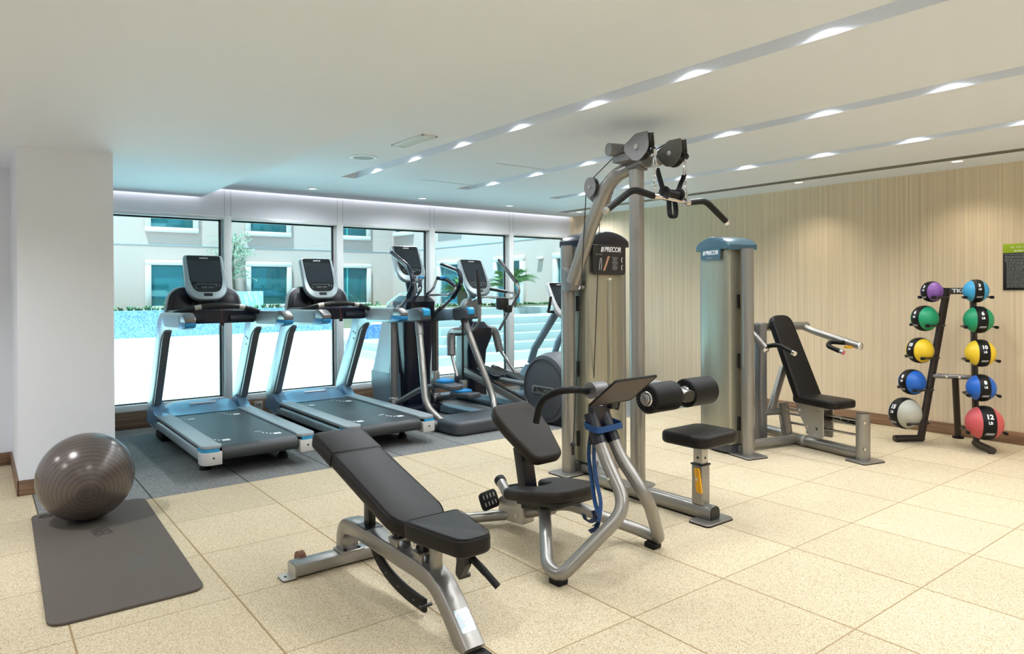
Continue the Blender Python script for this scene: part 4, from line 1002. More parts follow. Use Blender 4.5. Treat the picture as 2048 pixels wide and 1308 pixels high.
# ---------------------------------------------------------------- pulldown machine
def pulldown():
    t = thing('cable_machine', 'tall silver lat pulldown cable machine with black thigh rollers and low black seat', 'cable machine', (3.30, 2.95, 0))
    S3 = M['steel']
    # the tower stands behind, to the right
    sub = bpy.data.objects.new('tmp', None)
    ox, oy = .06, .73
    n0 = len(bpy.data.objects)
    before = set(bpy.data.objects)
    sh = tower(t, .53, 1.632, True)
    for o in bpy.data.objects:
        if o not in before and o.parent == t:
            o.data.transform(Matrix.Translation((ox, oy, 0)))
        elif o not in before and o.type == 'MESH' and o.parent is not None:
            o.data.transform(Matrix.Translation((ox, oy, 0)))
    bpy.data.objects.remove(sub)
    fy = oy-.157                                    # printed face
    bm = bmn(); prism(bm, rpoly([(.155, 1.425), (.49, 1.425), (.49, 1.64), (.155, 1.64)], [.03, .03, 0, 0], 4), .008, basis((0, fy+.002, 0), (1, 0, 0), (0, 0, 1)), .001, 1); pl = obj('placard', bm, M['signb'], t)
    bm = logo_bm(.036, basis((.335, fy-.0025, 1.607), (1, 0, 0), (0, 0, 1)), .0005); obj('logo', bm, M['print'], pl)
    PM = basis((0, fy-.0025, 0), (1, 0, 0), (0, 0, 1))
    bm = text_bm('PULLDOWN', .012, PM @ Matrix.Translation((.215, 1.57, 0)), .0003)
    for k in range(11): box(bm, (.375+.002*(k % 3), 1.552-k*.0088, 0), (.060-.008*((k*5) % 4), .0028, .0006), M=PM)
    obj('placard_text', bm, M['dimprint'], pl)
    bm = bmn(); prism(bm, [(.255, 1.455), (.275, 1.455), (.325, 1.56), (.305, 1.56)], .0008, PM); obj('placard_stripe', bm, M['orange'], pl)
    bm = bmn()
    for (x, z) in ((.455, 1.53), (.455, 1.475)):
        tube(bm, [PM @ Vector((x-.006, z+.016, 0)), PM @ Vector((x-.010, z, 0)), PM @ Vector((x-.002, z-.014, 0))], .0025, 6); sphere(bm, PM @ Vector((x-.002, z+.02, 0)), .004, 8, 6)
    tube(bm, [PM @ Vector((.215, 1.46, 0)), PM @ Vector((.222, 1.50, 0)), PM @ Vector((.230, 1.545, 0)), PM @ Vector((.240, 1.545, 0)), PM @ Vector((.242, 1.50, 0)), PM @ Vector((.236, 1.46, 0))], .0018, 6)
    obj('placard_figure', bm, M['print'], pl)
    bm = bmn(); tube(bm, [(.34, fy+.014, .45), (.34, fy+.014, 1.38)], .028, 12, ry=.018, up=(0, 1, 0)); sphere(bm, (.34, fy+.014, 1.38), .028, 14, 8, (1, .65, 1)); obj('shroud_rib', bm, M['shroud'], t)
    # lower pulley by the post
    Mw = basis((.135, .50, .115), (0, 1, 0), (0, 0, 1))
    bm = bmn(); lathe(bm, [(0, -.016), (.075, -.016), (.075, -.008), (.062, 0), (.075, .008), (.075, .016), (0, .016)], Mw, 28); obj('low_pulley', bm, M['print'], t)
    bm = bmn(); box2(bm, (.11, .48, .02), (.16, .66, .07), .006); cyl(bm, (.10, .50, .115), (.17, .50, .115), .012); obj('pulley_bracket', bm, S3, t)
    # curved base, tall post, seat foot
    bm = bmn(); tube(bm, [(.42, .62, .045), (.20, .60, .045), (.02, .40, .045), (0, .1, .045), (0, -.555, .045)], .043, 16, fil=.2, ry=.046, up=(0, 0, 1), sq=.8); bt = obj('base_tube', bm, S3, t)
    bm = bmn(); tube(bm, [(0, -.553, .045), (0, -.560, .045)], .041, 16, ry=.044, up=(0, 0, 1), sq=.8); obj('tube_end_cap', bm, M['black'], bt)
    bm = bmn(); box2(bm, (-.03, -.50, 0), (.03, .3, .006)); obj('rubber_strip', bm, M['rubber'], bt)
    bm = bmn(); prism(bm, rpoly([(-.12, -.60), (.12, -.60), (.12, -.46), (-.12, -.46)], .03, 5), .010, Matrix.Translation((0, 0, .010)), .002, 1); fp = obj('foot_plate', bm, S3, t)
    bm = bmn(); prism(bm, rpoly([(-.122, -.602), (.122, -.602), (.122, -.458), (-.122, -.458)], .03, 5), .005, Matrix.Translation((0, 0, .0027)), 0); obj('rubber_pad', bm, M['rubber'], fp)
    bm = bmn(); tube(bm, [(-.01, .01, .085), (-.01, .01, 2.07)], .045, 24, ry=.045, up=(0, 1, 0), sq=.9); obj('tall_post', bm, S3, t)
    bm = bmn(); prism(bm, rpoly([(-.11, -.07), (.09, -.07), (.09, .09), (-.11, .09)], .05, 5), .008, Matrix.Translation((0, 0, .091)), .001, 1); obj('post_flange', bm, S3, t)
    # seat
    bm = bmn(); box2(bm, (-.037, -.50, .08), (.037, -.42, .315), .012, 3); ss = obj('seat_sleeve', bm, S3, t)
    bm = bmn(); box2(bm, (-.040, -.503, .308), (.040, -.417, .318), .004); obj('sleeve_collar', bm, M['black'], ss)
    bm = bmn(); box2(bm, (-.029, -.492, .31), (.029, -.428, .43), .006); sp = obj('seat_post', bm, M['galv'], ss)
    bm = bmn(); cyl(bm, (-.0295, -.462, .352), (-.028, -.462, .352), .008, n=14); cyl(bm, (0, -.4925, .352), (0, -.491, .352), .008, n=14); obj('post_hole', bm, M['black'], sp)
    bm = bmn(); prism(bm, rpoly([(-.49, .30), (-.455, .30), (-.47, .16), (-.51, .155), (-.505, .2)], .012, 4), .012, basis((-.052, 0, 0), (0, 1, 0), (0, 0, 1)), .003, 2); lv = obj('seat_lever', bm, M['yellow'], t)
    bm = bmn(); cyl(bm, (-.060, -.475, .235), (-.034, -.475, .235), .008, n=12); obj('lever_pin', bm, M['chrome'], lv)
    bm = bmn(); prism(bm, rpoly([(-.185, -.60), (.185, -.60), (.185, -.285), (-.185, -.285)], [.09, .09, .07, .07], 7), .070, Matrix.Translation((0.02, 0, .468)), .020, 4); st = obj('seat_pad', bm, M['leather'], t)
    bm = bmn(); box2(bm, (-.09, -.56, .422), (.11, -.33, .436), .004); obj('seat_board', bm, M['steel2'], st)
    # thigh rollers
    bm = bmn(); tube(bm, [(0, .0, .735), (0, -.16, .725), (.005, -.375, .69)], .050, 18, fil=.08, ry=.036, up=(0, 0, 1), sq=.8); ra = obj('roller_arm', bm, S3, t)
    bm = bmn(); tube(bm, [(.005, -.372, .69), (.005, -.380, .689)], .048, 18, ry=.034, up=(0, 0, 1), sq=.8); obj('arm_end_cap', bm, M['black'], ra)
    bm = bmn(); prism(bm, rpoly([(-.09, .70), (-.02, .70), (-.02, .60), (-.06, .58), (-.085, .62)], .01), .05, basis((0.0, 0, 0), (0, 1, 0), (0, 0, 1)), .006, 2); obj('arm_gusset', bm, M['galv'], ra)
    bm = bmn(); cyl(bm, (-.30, -.30, .695), (.31, -.30, .695), .017); obj('roller_axle', bm, M['chrome'], ra)
    for s in (-1, 1):
        x0, x1 = (.055, .285); x0 *= s; x1 *= s
        bm = bmn(); lathe(bm, [(.045, 0), (.078, 0), (.086, .008), (.086, .222), (.078, .23), (.045, .23)], basis((x0+.005, -.30, .695), (0, 1, 0), (0, 0, s)) if False else Matrix.Translation((x0+.005, -.30, .695)) @ Matrix.Rotation(s*PI/2, 4, 'Y'), 36); rl = obj('thigh_roller', bm, M['rubber'], t)
        bm = bmn()
        for xe, sg in ((x0+.005, -1), (x0+.005+s*.23, 1)):
            for k in range(22):
                a = 2*PI*k/22; c = Vector((xe+s*sg*.001, -.30+.060*math.cos(a), .695+.060*math.sin(a)))
                box(bm, (0, 0, 0), (.006, .026, .005), M=Matrix.Translation(c) @ Matrix.Rotation(a, 4, 'X'))
        obj('roller_ribs', bm, M['black'], rl)
        for xe, sg in ((x0+.005, -1), (x0+.005+s*.23, 1)):
            bm = bmn(); lathe(bm, [(0, .016), (.024, .016), (.026, .008), (.040, .008), (.045, .002), (.045, -.004), (0, -.004)], Matrix.Translation((xe, -.30, .695)) @ Matrix.Rotation(s*sg*PI/2, 4, 'Y'), 28); obj('roller_cap', bm, M['chrome'], rl)
    # inclined arm from the tower post to the top of the tall post
    bm = bmn(); tube(bm, [(.03, .645, 1.37), (.02, .46, 1.735), (.01, .26, 2.055), (0, -.06, 2.125)], .044, 20, fil=[0, 0, .13, 0], seg=10, ry=.045, up=(0, -1, .2), sq=.8); arm = obj('inclined_arm', bm, S3, t)
    bm = bmn(); prism(bm, rpoly([(.60, 1.42), (.73, 1.49), (.73, 1.33), (.69, 1.30), (.63, 1.31)], .03), .10, basis((.045, 0, 0), (0, 1, 0), (0, 0, 1)), .008, 2); fl = obj('arm_bracket', bm, M['steel2'], t)
    bm = bmn(); cyl(bm, (.06, .62, 1.335), (.12, .64, 1.335), .016, n=10); obj('bracket_bolt', bm, M['chrome'], fl)
    bm = bmn(); prism(bm, rpoly([(-.05, 2.06), (.07, 2.075), (.07, 2.12), (-.05, 2.10)], .01), .07, basis((-.005, 0, 0), (0, 1, 0), (0, 0, 1)), .006, 1); obj('arm_saddle', bm, M['steel2'], arm)
    # pulley head: cross tube with two big swivel pulleys
    bm = bmn(); cyl(bm, (-.17, .10, 2.195), (-.03, .06, 2.195), .040, n=24); cyl(bm, (.20, .05, 2.165), (.27, .02, 2.165), .030, n=20); box2(bm, (-.12, -.03, 2.115), (.20, .12, 2.165), .012); obj('pulley_head', bm, M['steel2'], t)
    for (x, y, z) in ((-.13, -.125, 2.175), (.15, -.145, 2.165)):
        outl = rpoly([(.10, .03), (.01, .082), (-.085, .082), (-.095, -.02), (-.03, -.082), (.03, -.082), (.105, -.01)], [.01, .01, .006, .03, .04, .04, .01], 5)
        Mp = basis((x, y, z), (0, 1, 0), (0, 0, 1))
        pg = bmn()
        for dx in (-.026, .026): prism(pg, outl, .006, Mp @ Matrix.Translation((0, 0, dx)), .001, 1)
        pg = obj('pulley_plate', pg, M['steel2'], t)
        bm = bmn(); lathe(bm, [(0, -.018), (.076, -.018), (.062, -.004), (.062, .004), (.076, .018), (0, .018)], Mp, 32); box(bm, (-.07, .03, 0), (.03, .09, .044), .005, M=Mp); obj('pulley_wheel', bm, M['black'], pg)
        bm = bmn(); cyl(bm, Mp @ Vector((0, 0, -.036)), Mp @ Vector((0, 0, .036)), .016, n=16); obj('pulley_axle', bm, M['chrome'], pg)
        bm = bmn(); tube(bm, [Mp @ Vector((-.09, .02, 0)), Mp @ Vector((-.098, -.02, 0))], .004, 8); sphere(bm, Mp @ Vector((-.098, -.03, 0)), .023, 14, 10); obj('cable_stop', bm, M['black'], pg)
    # guide pulleys on the back of the arm
    for (x, y, z, r) in ((-.035, .385, 2.005, .052), (.10, .385, 2.0, .05)):
        Mp = basis((x, y, z), (0, 1, 0), (0, 0, 1)); pg = bmn()
        for dx in (-.017, .017): prism(pg, [(r*math.cos(2*PI*k/24)*1.05, r*math.sin(2*PI*k/24)*1.25) for k in range(24)], .004, Mp @ Matrix.Translation((0, 0, dx)))
        pg = obj('guide_pulley', pg, M['steel2'], t)
        bm = bmn(); lathe(bm, [(0, -.012), (r, -.012), (r*.85, 0), (r, .012), (0, .012)], Mp, 24); obj('pulley_wheel', bm, M['black'], pg)
        bm = bmn(); cyl(bm, Mp @ Vector((0, 0, -.026)), Mp @ Vector((0, 0, .026)), .010, n=12); obj('pulley_axle', bm, M['chrome'], pg)
    bm = bmn(); prism(bm, rpoly([(.30, 1.955), (.45, 1.955), (.45, 1.945), (.39, 1.90), (.345, 1.86), (.32, 1.90)], .008), .09, basis((.03, 0, 0), (0, 1, 0), (0, 0, 1)), .003, 1); obj('pulley_bracket', bm, M['steel2'], arm)
    # cables
    for pts in ([(-.035, .437, 2.005), (-.02, .60, .20)], [(.10, .435, 2.0), (.20, .62, .55), (.22, .60, .16)], [(-.035, .37, 2.066), (-.13, -.06, 2.235)], [(.10, .37, 2.06), (.15, -.08, 2.235)]):
        bm = bmn(); tube(bm, pts, .0032, 8); obj('cable', bm, M['black'], t)
    bm = bmn(); cyl(bm, (-.02, .60, .17), (-.02, .60, .24), .012); sphere(bm, (-.02, .60, .24), .018, 12, 8); obj('cable_end', bm, M['black'], t)
    return t
pulldown()

def chain(bm, a, c, n):
    a = Vector(a); c = Vector(c); d = (c-a); L = d.length/n; d.normalize()
    q = d.to_track_quat('Z', 'Y').to_matrix().to_4x4()
    for k in range(n):
        o = a + d*L*(k+.5)
        pts = []
        for j in range(12):
            th = 2*PI*j/12; u = .0075*math.cos(th); w = L*.68*math.sin(th)
            v = Vector((u, 0, w)) if k % 2 else Vector((0, u, w)); pts.append(Matrix.Translation(o) @ q @ v)
        tube(bm, pts, .0026, 6, closed=True)

# lat bar hanging on its chains
t = thing('lat_bar', 'wide bent pull bar with black grips hanging from two chrome chains', 'pull bar', (3.31, 2.705, 1.86))
bm = bmn(); tube(bm, [(-.17, 0, .008), (.17, 0, -.008)], .0135, 14); obj('bar_shaft', bm, M['chrome'], t)
for s in (-1, 1):
    z = -.008*s
    bm = bmn(); tube(bm, [(s*.155, 0, z+.001), (s*.335, 0, z+.025), (s*.545, 0, -.098)], .020, 14, fil=.05); gr = obj('bar_grip', bm, M['rubber'], t)
    bm = bmn(); d = Vector((s*.21, 0, -.123)).normalized(); e = Vector((s*.545, 0, -.098)); cyl(bm, e, e+d*.025, .0195, .019); obj('bar_tip', bm, M['chrome'], gr)
    bm = bmn(); cyl(bm, (s*.128, 0, z), (s*.165, 0, z), .023, n=18); prism(bm, rpoly([(s*.128, z), (s*.162, z), (s*.152, z+.055), (s*.138, z+.055)], .006), .010, basis((0, 0, 0), (1, 0, 0), (0, 0, 1)), .002, 1); obj('bar_collar', bm, M['chrome'], t)
    top = (-.145, .0, .245) if s < 0 else (.135, .0, .235)
    bm = bmn(); chain(bm, (s*.145, 0, z+.045), (top[0], 0, .15), 7); ch = obj('chain', bm, M['chrome'], t)
    bm = bmn(); pts = [(top[0]+.013*math.cos(2*PI*k/16), 0, .195+.045*math.sin(2*PI*k/16)) for k in range(16)]; tube(bm, pts, .0045, 8, closed=True); cyl(bm, (top[0], 0, .235), (top[0], 0, .285), .008, n=10); obj('snap_hook', bm, M['chrome'], ch)
# strap handle hanging between the chains
t = thing('strap_handle', 'black webbing stirrup handle hanging behind the pull bar', 'handle', (3.325, 2.71, 1.92))
bm = bmn(); tube(bm, [(-.135, .0, .115), (-.085, 0, .0), (-.075, 0, -.03)], .005, 10, ry=.017, up=(0, 1, 0), sq=.4); obj('strap', bm, M['rubber'], t)
bm = bmn(); tube(bm, [(.118, .0, .10), (.070, 0, .02), (.06, 0, -.02)], .005, 10, ry=.017, up=(0, 1, 0), sq=.4); obj('strap', bm, M['rubber'], t)
bm = bmn(); cyl(bm, (-.055, 0, -.025), (.065, 0, -.028), .028, n=22); hg = obj('hand_grip', bm, M['rubber'], t)
for s in (-1, 1):
    bm = bmn(); lathe(bm, [(0, -.008), (.040, -.008), (.043, 0), (.040, .010), (.02, .012), (0, .012)], Matrix.Translation((s*.066, 0, -.026)) @ Matrix.Rotation(s*PI/2, 4, 'Y'), 28); obj('grip_flange', bm, M['black'], hg)
bm = bmn(); tube(bm, [(-.01, .015, -.04), (-.012, .01, -.12), (-.015, 0, -.165), (.03, 0, -.17), (.045, .005, -.12), (.04, .015, -.04)], .005, 10, fil=.02, ry=.017, up=(0, 1, 0), sq=.4); obj('foot_loop', bm, M['rubber'], t)
bm = bmn(); torus(bm, basis((.122, 0, .115), (1, 0, 0), (0, 0, 1)), .014, .003, 16, 6, 1.3); torus(bm, basis((-.14, 0, .13), (1, 0, 0), (0, 0, 1)), .014, .003, 16, 6, 1.0); obj('d_ring', bm, M['chrome'], t)

# ---------------------------------------------------------------- press machine
def press():
    t = thing('press_machine', 'seated press machine with upright black back pad and frosted tower by the wallpaper', 'press machine', (4.80, 3.17, 0), math.radians(-15))
    S3 = M['steel']
    before = set(bpy.data.objects)
    tower(t, .50, 1.632, False)
    R = Matrix.Rotation(PI/2, 4, 'Z')              # tower x -> local y, printed face -y -> local... +x
    R = Matrix(((0, 1, 0, 0), (1, 0, 0, 0), (0, 0, 1, 0), (0, 0, 0, 1)))   # x<->y so the printed face looks to -x
    for o in list(bpy.data.objects):
        if o not in before and o.type == 'MESH':
            o.data.transform(R); o.data.flip_normals()
    Mp = basis((-.153, .25, 1.598), (0, -1, 0), (0, 0, 1))
    bm = bmn(); prism(bm, rpoly([(-.12, -.045), (.12, -.045), (.12, .045), (-.12, .045)], [.015, .015, 0, 0], 4), .012, Mp, .001, 1); pl = obj('placard', bm, M['shell2cap'], t)
    bm = logo_bm(.033, Mp @ Matrix.Translation((0, .012, .0065)), .0004); obj('logo', bm, M['print'], pl)
    bm = bmn()
    for k in range(6): box(bm, (-.035+k*.012, -.028, .0064), (.009, .006, .0006), M=Mp)
    obj('placard_text', bm, M['dimprint'], pl)
    # floor frame
    cx = .66
    bm = bmn(); tube(bm, [(.05, .14, .05), (cx-.02, .16, .05)], .038, 16); obj('cross_tube', bm, S3, t)
    bm = bmn(); tube(bm, [(.30, .62, .05), (.74, .62, .05), (.74, .40, .05), (cx, .15, .05)], .036, 16, fil=.08); obj('rear_tube', bm, S3, t)
    bm = bmn(); tube(bm, [(cx, .20, .05), (cx+.03, -.46, .05)], .042, 16, ry=.046, up=(0, 0, 1)); mr = obj('main_rail', bm, S3, t)
    bm = bmn(); cyl(bm, (cx+.005, .075, .05), (cx+.006, .045, .05), .05, n=20); cyl(bm, (cx-.05, .06, .035), (cx-.04, .06, .035), .012, n=8); obj('rail_joint', bm, M['galv'], mr)
    bm = bmn(); tube(bm, [(cx+.03, -.475, .012), (cx+.03, -.475, .365)], .052, 20, ry=.044, up=(0, 1, 0), sq=.8); fpo = obj('front_post', bm, S3, t)
    bm = bmn(); tube(bm, [(cx+.03, -.475, .364), (cx+.03, -.475, .369)], .050, 20, ry=.042, up=(0, 1, 0), sq=.8); obj('post_cap', bm, M['black'], fpo)
    bm = bmn(); prism(bm, rpoly([(cx-.08, -.58), (cx+.14, -.58), (cx+.14, -.40), (cx-.08, -.40)], .02, 4), .010, Matrix.Translation((0, 0, .009)), .002, 1); obj('foot_plate', bm, S3, fpo)
    bm = bmn(); prism(bm, rpoly([(cx-.082, -.582), (cx+.142, -.582), (cx+.142, -.398), (cx-.082, -.398)], .02, 4), .005, Matrix.Translation((0, 0, .0025)), 0); obj('rubber_pad', bm, M['rubber'], fpo)
    bm = bmn()
    for z in (.10, .30): cyl(bm, (cx-.005, -.522, z), (cx-.005, -.516, z), .012, n=8)
    obj('post_bolt', bm, M['chrome'], fpo)
    bm = bmn(); tube(bm, [(cx-.02, .24, .06), (cx-.03, .285, .34)], .040, 14, ry=.036, up=(0, 1, 0), sq=.5); sb = obj('stub_post', bm, S3, t)
    # rods and carriage
    for z, r in ((.305, .011), (.265, .011), (.19, .011)):
        bm = bmn(); cyl(bm, (cx+.03, -.47, z), (cx-.02, .28, z-.012), r, n=12); obj('guide_rod', bm, M['chrome'], t)
    bm = bmn(); box2(bm, (cx+.018, -.45, .274), (cx+.034, -.12, .296)); rk = obj('notched_rack', bm, M['black'], t)
    bm = bmn()
    for k in range(5): box(bm, (cx+.017, -.42+k*.07, .285), (.002, .006, .010))
    obj('rack_notch', bm, M['galv'], rk)
    outl = rpoly([(.12, .36), (-.17, .36), (-.17, .13), (-.16, .115), (-.02, .105), (.03, .2), (.10, .30)], .012, 3)
    for dx in (-.045, .06):
        bm = bmn(); prism(bm, outl, .010, basis((cx+dx, 0, 0), (0, 1, 0), (0, 0, 1)), .002, 1); ca = obj('carriage_plate', bm, M['galv'], t)
        bm = bmn()
        for (yy, zz) in ((.07, .31), (-.12, .315), (-.02, .19), (-.11, .185), (-.01, .14), (-.1, .13)): cyl(bm, (cx+dx-.012, yy, zz), (cx+dx-.004, yy, zz), .013, n=8)
        obj('plate_bolt', bm, M['chrome'], ca)
    bm = bmn(); box2(bm, (cx-.09, -.24, .36), (cx+.10, .08, .375), .003); obj('seat_board', bm, M['galv'], t)
    bm = bmn(); prism(bm, rpoly([(cx-.145, -.345), (cx+.155, -.345), (cx+.12, .11), (cx-.11, .11)], [.09, .09, .05, .05], 6), .065, Matrix.Translation((0, 0, .408)), .020, 4); obj('seat_pad', bm, M['leather'], t)
    # back pad
    Mb = basis((cx+.01, .20, .735), (1, 0, 0), (0, .35, .70))
    bm = bmn(); prism(bm, rpoly([(-.13, -.385), (.13, -.385), (.115, .385), (-.115, .385)], [.05, .05, .09, .09], 6), .065, Mb, .018, 4); obj('back_pad', bm, M['leather'], t)
    bm = bmn(); prism(bm, [(-.08, -.3), (.08, -.3), (.07, .28), (-.07, .28)], .014, Mb @ Matrix.Translation((0, 0, -.039)), .003, 1); obj('back_board', bm, M['steel2'], t)
    bm = bmn(); tube(bm, [(.52, .30, .285), (cx+.0, .30, .64)], .024, 12, ry=.03, up=(1, 0, 0), sq=.5); obj('pad_brace', bm, S3, t)
    bm = bmn(); tube(bm, [(.42, .31, .265), (cx-.03, .29, .265)], .030, 14); obj('brace_tube', bm, S3, t)
    # rear column, beam and press arms
    bm = bmn(); box2(bm, (.385, .28, .015), (.465, .36, 1.03), .015, 3); obj('rear_column', bm, M['steel2'], t)
    bm = bmn(); box2(bm, (.37, .26, 0), (.48, .64, .02), .004); obj('column_foot', bm, M['rubber'], t)
    bm = bmn(); tube(bm, [(.24, .40, .985), (1.03, .40, .985)], .036, 18); be = obj('pivot_beam', bm, S3, t)
    for s, x in ((-1, .335), (1, .985)):
        bm = bmn(); tube(bm, [(x, .44, .985), (x, .30 if s < 0 else .25, .93 if s < 0 else .935), (x, .16 if s < 0 else -.20, .82 if s < 0 else .845)], .030 if s > 0 else .032, 14, fil=.06); pa = obj('press_arm', bm, S3, t)
        bm = bmn(); e = (x, .16, .82) if s < 0 else (x, -.20, .845); sphere(bm, e, .032, 14, 10, (1, .5, 1)); obj('arm_cap', bm, M['chrome'], pa)
        if s < 0:
            bm = bmn(); tube(bm, [(x+.01, .185, .835), (x+.02, .05, .865), (x+.02, -.115, .81)], .019, 14, fil=.09); gp = obj('press_grip', bm, M['rubber'], pa)
            bm = bmn(); cyl(bm, (x+.02, -.11, .812), (x+.02, -.135, .803), .0195); obj('grip_tip', bm, M['chrome'], gp)
        else:
            bm = bmn(); tube(bm, [(x-.03, -.07, .865), (x-.045, .06, .865), (x-.10, .04, .835), (x-.10, -.10, .795)], .019, 14, fil=.05); gp = obj('press_grip', bm, M['rubber'], pa)
            bm = bmn(); cyl(bm, (x-.10, -.095, .797), (x-.10, -.125, .788), .0195); obj('grip_tip', bm, M['chrome'], gp)
            bm = bmn(); box2(bm, (x-.035, -.15, .822), (x-.028, -.07, .842), .002); obj('arm_pin_lever', bm, M['yellow'], pa)
    return t
press()
# ---------------------------------------------------------------- ball rack with ten medicine balls
RB = Vector((6.52, 2.30, 0))
t = thing('ball_rack', 'dark A-shaped medicine ball rack standing against the wallpapered wall', 'ball rack', RB)
Lb, Lt = Vector((6.40, 2.545, .03))-RB, Vector((6.50, 2.375, 1.315))-RB
Rb, Rt = Vector((6.54, 2.175, .03))-RB, Vector((6.565, 2.205, 1.315))-RB
nL = Vector((-.80, .60, 0)); nR = Vector((-.74, -.67, 0))
for nm, b0, t0, n in (('l', Lb, Lt, nL), ('r', Rb, Rt, nR)):
    bm = bmn(); tube(bm, [t0, b0], .020, 14, ry=.030, up=n, sq=.6); obj('upright', bm, M['rack'], t)
    bm = bmn(); tube(bm, [b0-n*.02, b0+n*(.23 if nm == 'l' else .27)], .026, 14, sq=.8); ft = obj('foot', bm, M['rack'], t)
    bm = bmn(); e = b0+n*(.20 if nm == 'l' else .24); cyl(bm, (e.x, e.y, .0), (e.x, e.y, .012), .018); obj('foot_glide', bm, M['rubber'], ft)
bm = bmn(); d = (Rt-Lt).normalized(); c = (Lt+Rt)/2+Vector((0, 0, -.025)); tube(bm, [Lt+Vector((0, 0, -.025)), Rt+Vector((0, 0, -.025))], .012, 12, ry=.028, up=(0, 0, 1), sq=.3); tb = obj('top_bar', bm, M['rack'], t)
nn = Vector((d.y, -d.x, 0)).normalized()
if nn.x > 0: nn = -nn
bm = text_bm('TKO', .042, basis(c+nn*.0135, Vector((0, 0, 1)).cross(nn), (0, 0, 1)), .0006, 0, .03, sx=1.25); obj('bar_logo', bm, M['print'], tb)
mL = Lb.lerp(Lt, .42); mR = Rb.lerp(Rt, .42)
bm = bmn(); tube(bm, [mL, mR], .020, 14); mb = obj('middle_bar', bm, M['steel2'], t)
bm = bmn()
for k in (.35, .65): q = mL.lerp(mR, k)+nn*.02; cyl(bm, q, q+nn*.006, .009, n=10)
obj('bar_bolt', bm, M['chrome'], mb)
mm = mL.lerp(mR, .55); sf = Vector((6.80, 2.40, .012))-RB
bm = bmn(); tube(bm, [mm, sf], .026, 14); ss = obj('back_strut', bm, M['rack'], t)
bm = bmn(); cyl(bm, (sf.x, sf.y, 0), (sf.x, sf.y, .014), .045); obj('strut_foot', bm, M['rubber'], ss)

# balls: centre, radius, colour, number, which side
balls = [('L', (6.375, 2.445, 1.285), .086, srgb(128, 82, 160), '3', 'purple 3 pound medicine ball, topmost on the rack side nearer the press machine', 'purple'),
         ('L', (6.345, 2.490, 1.060), .106, srgb(24, 150, 104), '6', 'green 6 pound medicine ball under the purple ball', 'green'),
         ('L', (6.325, 2.520, .788), .106, srgb(232, 196, 44), '10', 'yellow 10 pound medicine ball between the green and blue balls on the press machine side', 'yellow'),
         ('L', (6.295, 2.570, .518), .106, srgb(22, 96, 190), '8', 'blue 8 pound medicine ball just above the grey ball', 'blue'),
         ('L', (6.250, 2.610, .252), .130, srgb(178, 178, 166), '15', 'grey 15 pound medicine ball, lowest on the rack', 'grey'),
         ('R', (6.420, 2.135, 1.290), .092, srgb(60, 158, 206), '3', 'light blue 3 pound medicine ball at the top of the rack under the lime notice', 'light_blue'),
         ('R', (6.405, 2.112, 1.058), .107, srgb(30, 150, 106), '6', 'green 6 pound medicine ball under the light blue ball', 'green'),
         ('R', (6.395, 2.096, .790), .108, srgb(232, 198, 52), '10', 'yellow 10 pound medicine ball in the middle of the column with the red ball', 'yellow'),
         ('R', (6.385, 2.088, .512), .106, srgb(24, 98, 190), '8', 'blue 8 pound medicine ball just above the red ball', 'blue'),
         ('R', (6.370, 2.062, .236), .134, srgb(196, 84, 88), '12', 'red 12 pound medicine ball, lowest ball above the foot nearest the camera', 'red')]
BM = {}
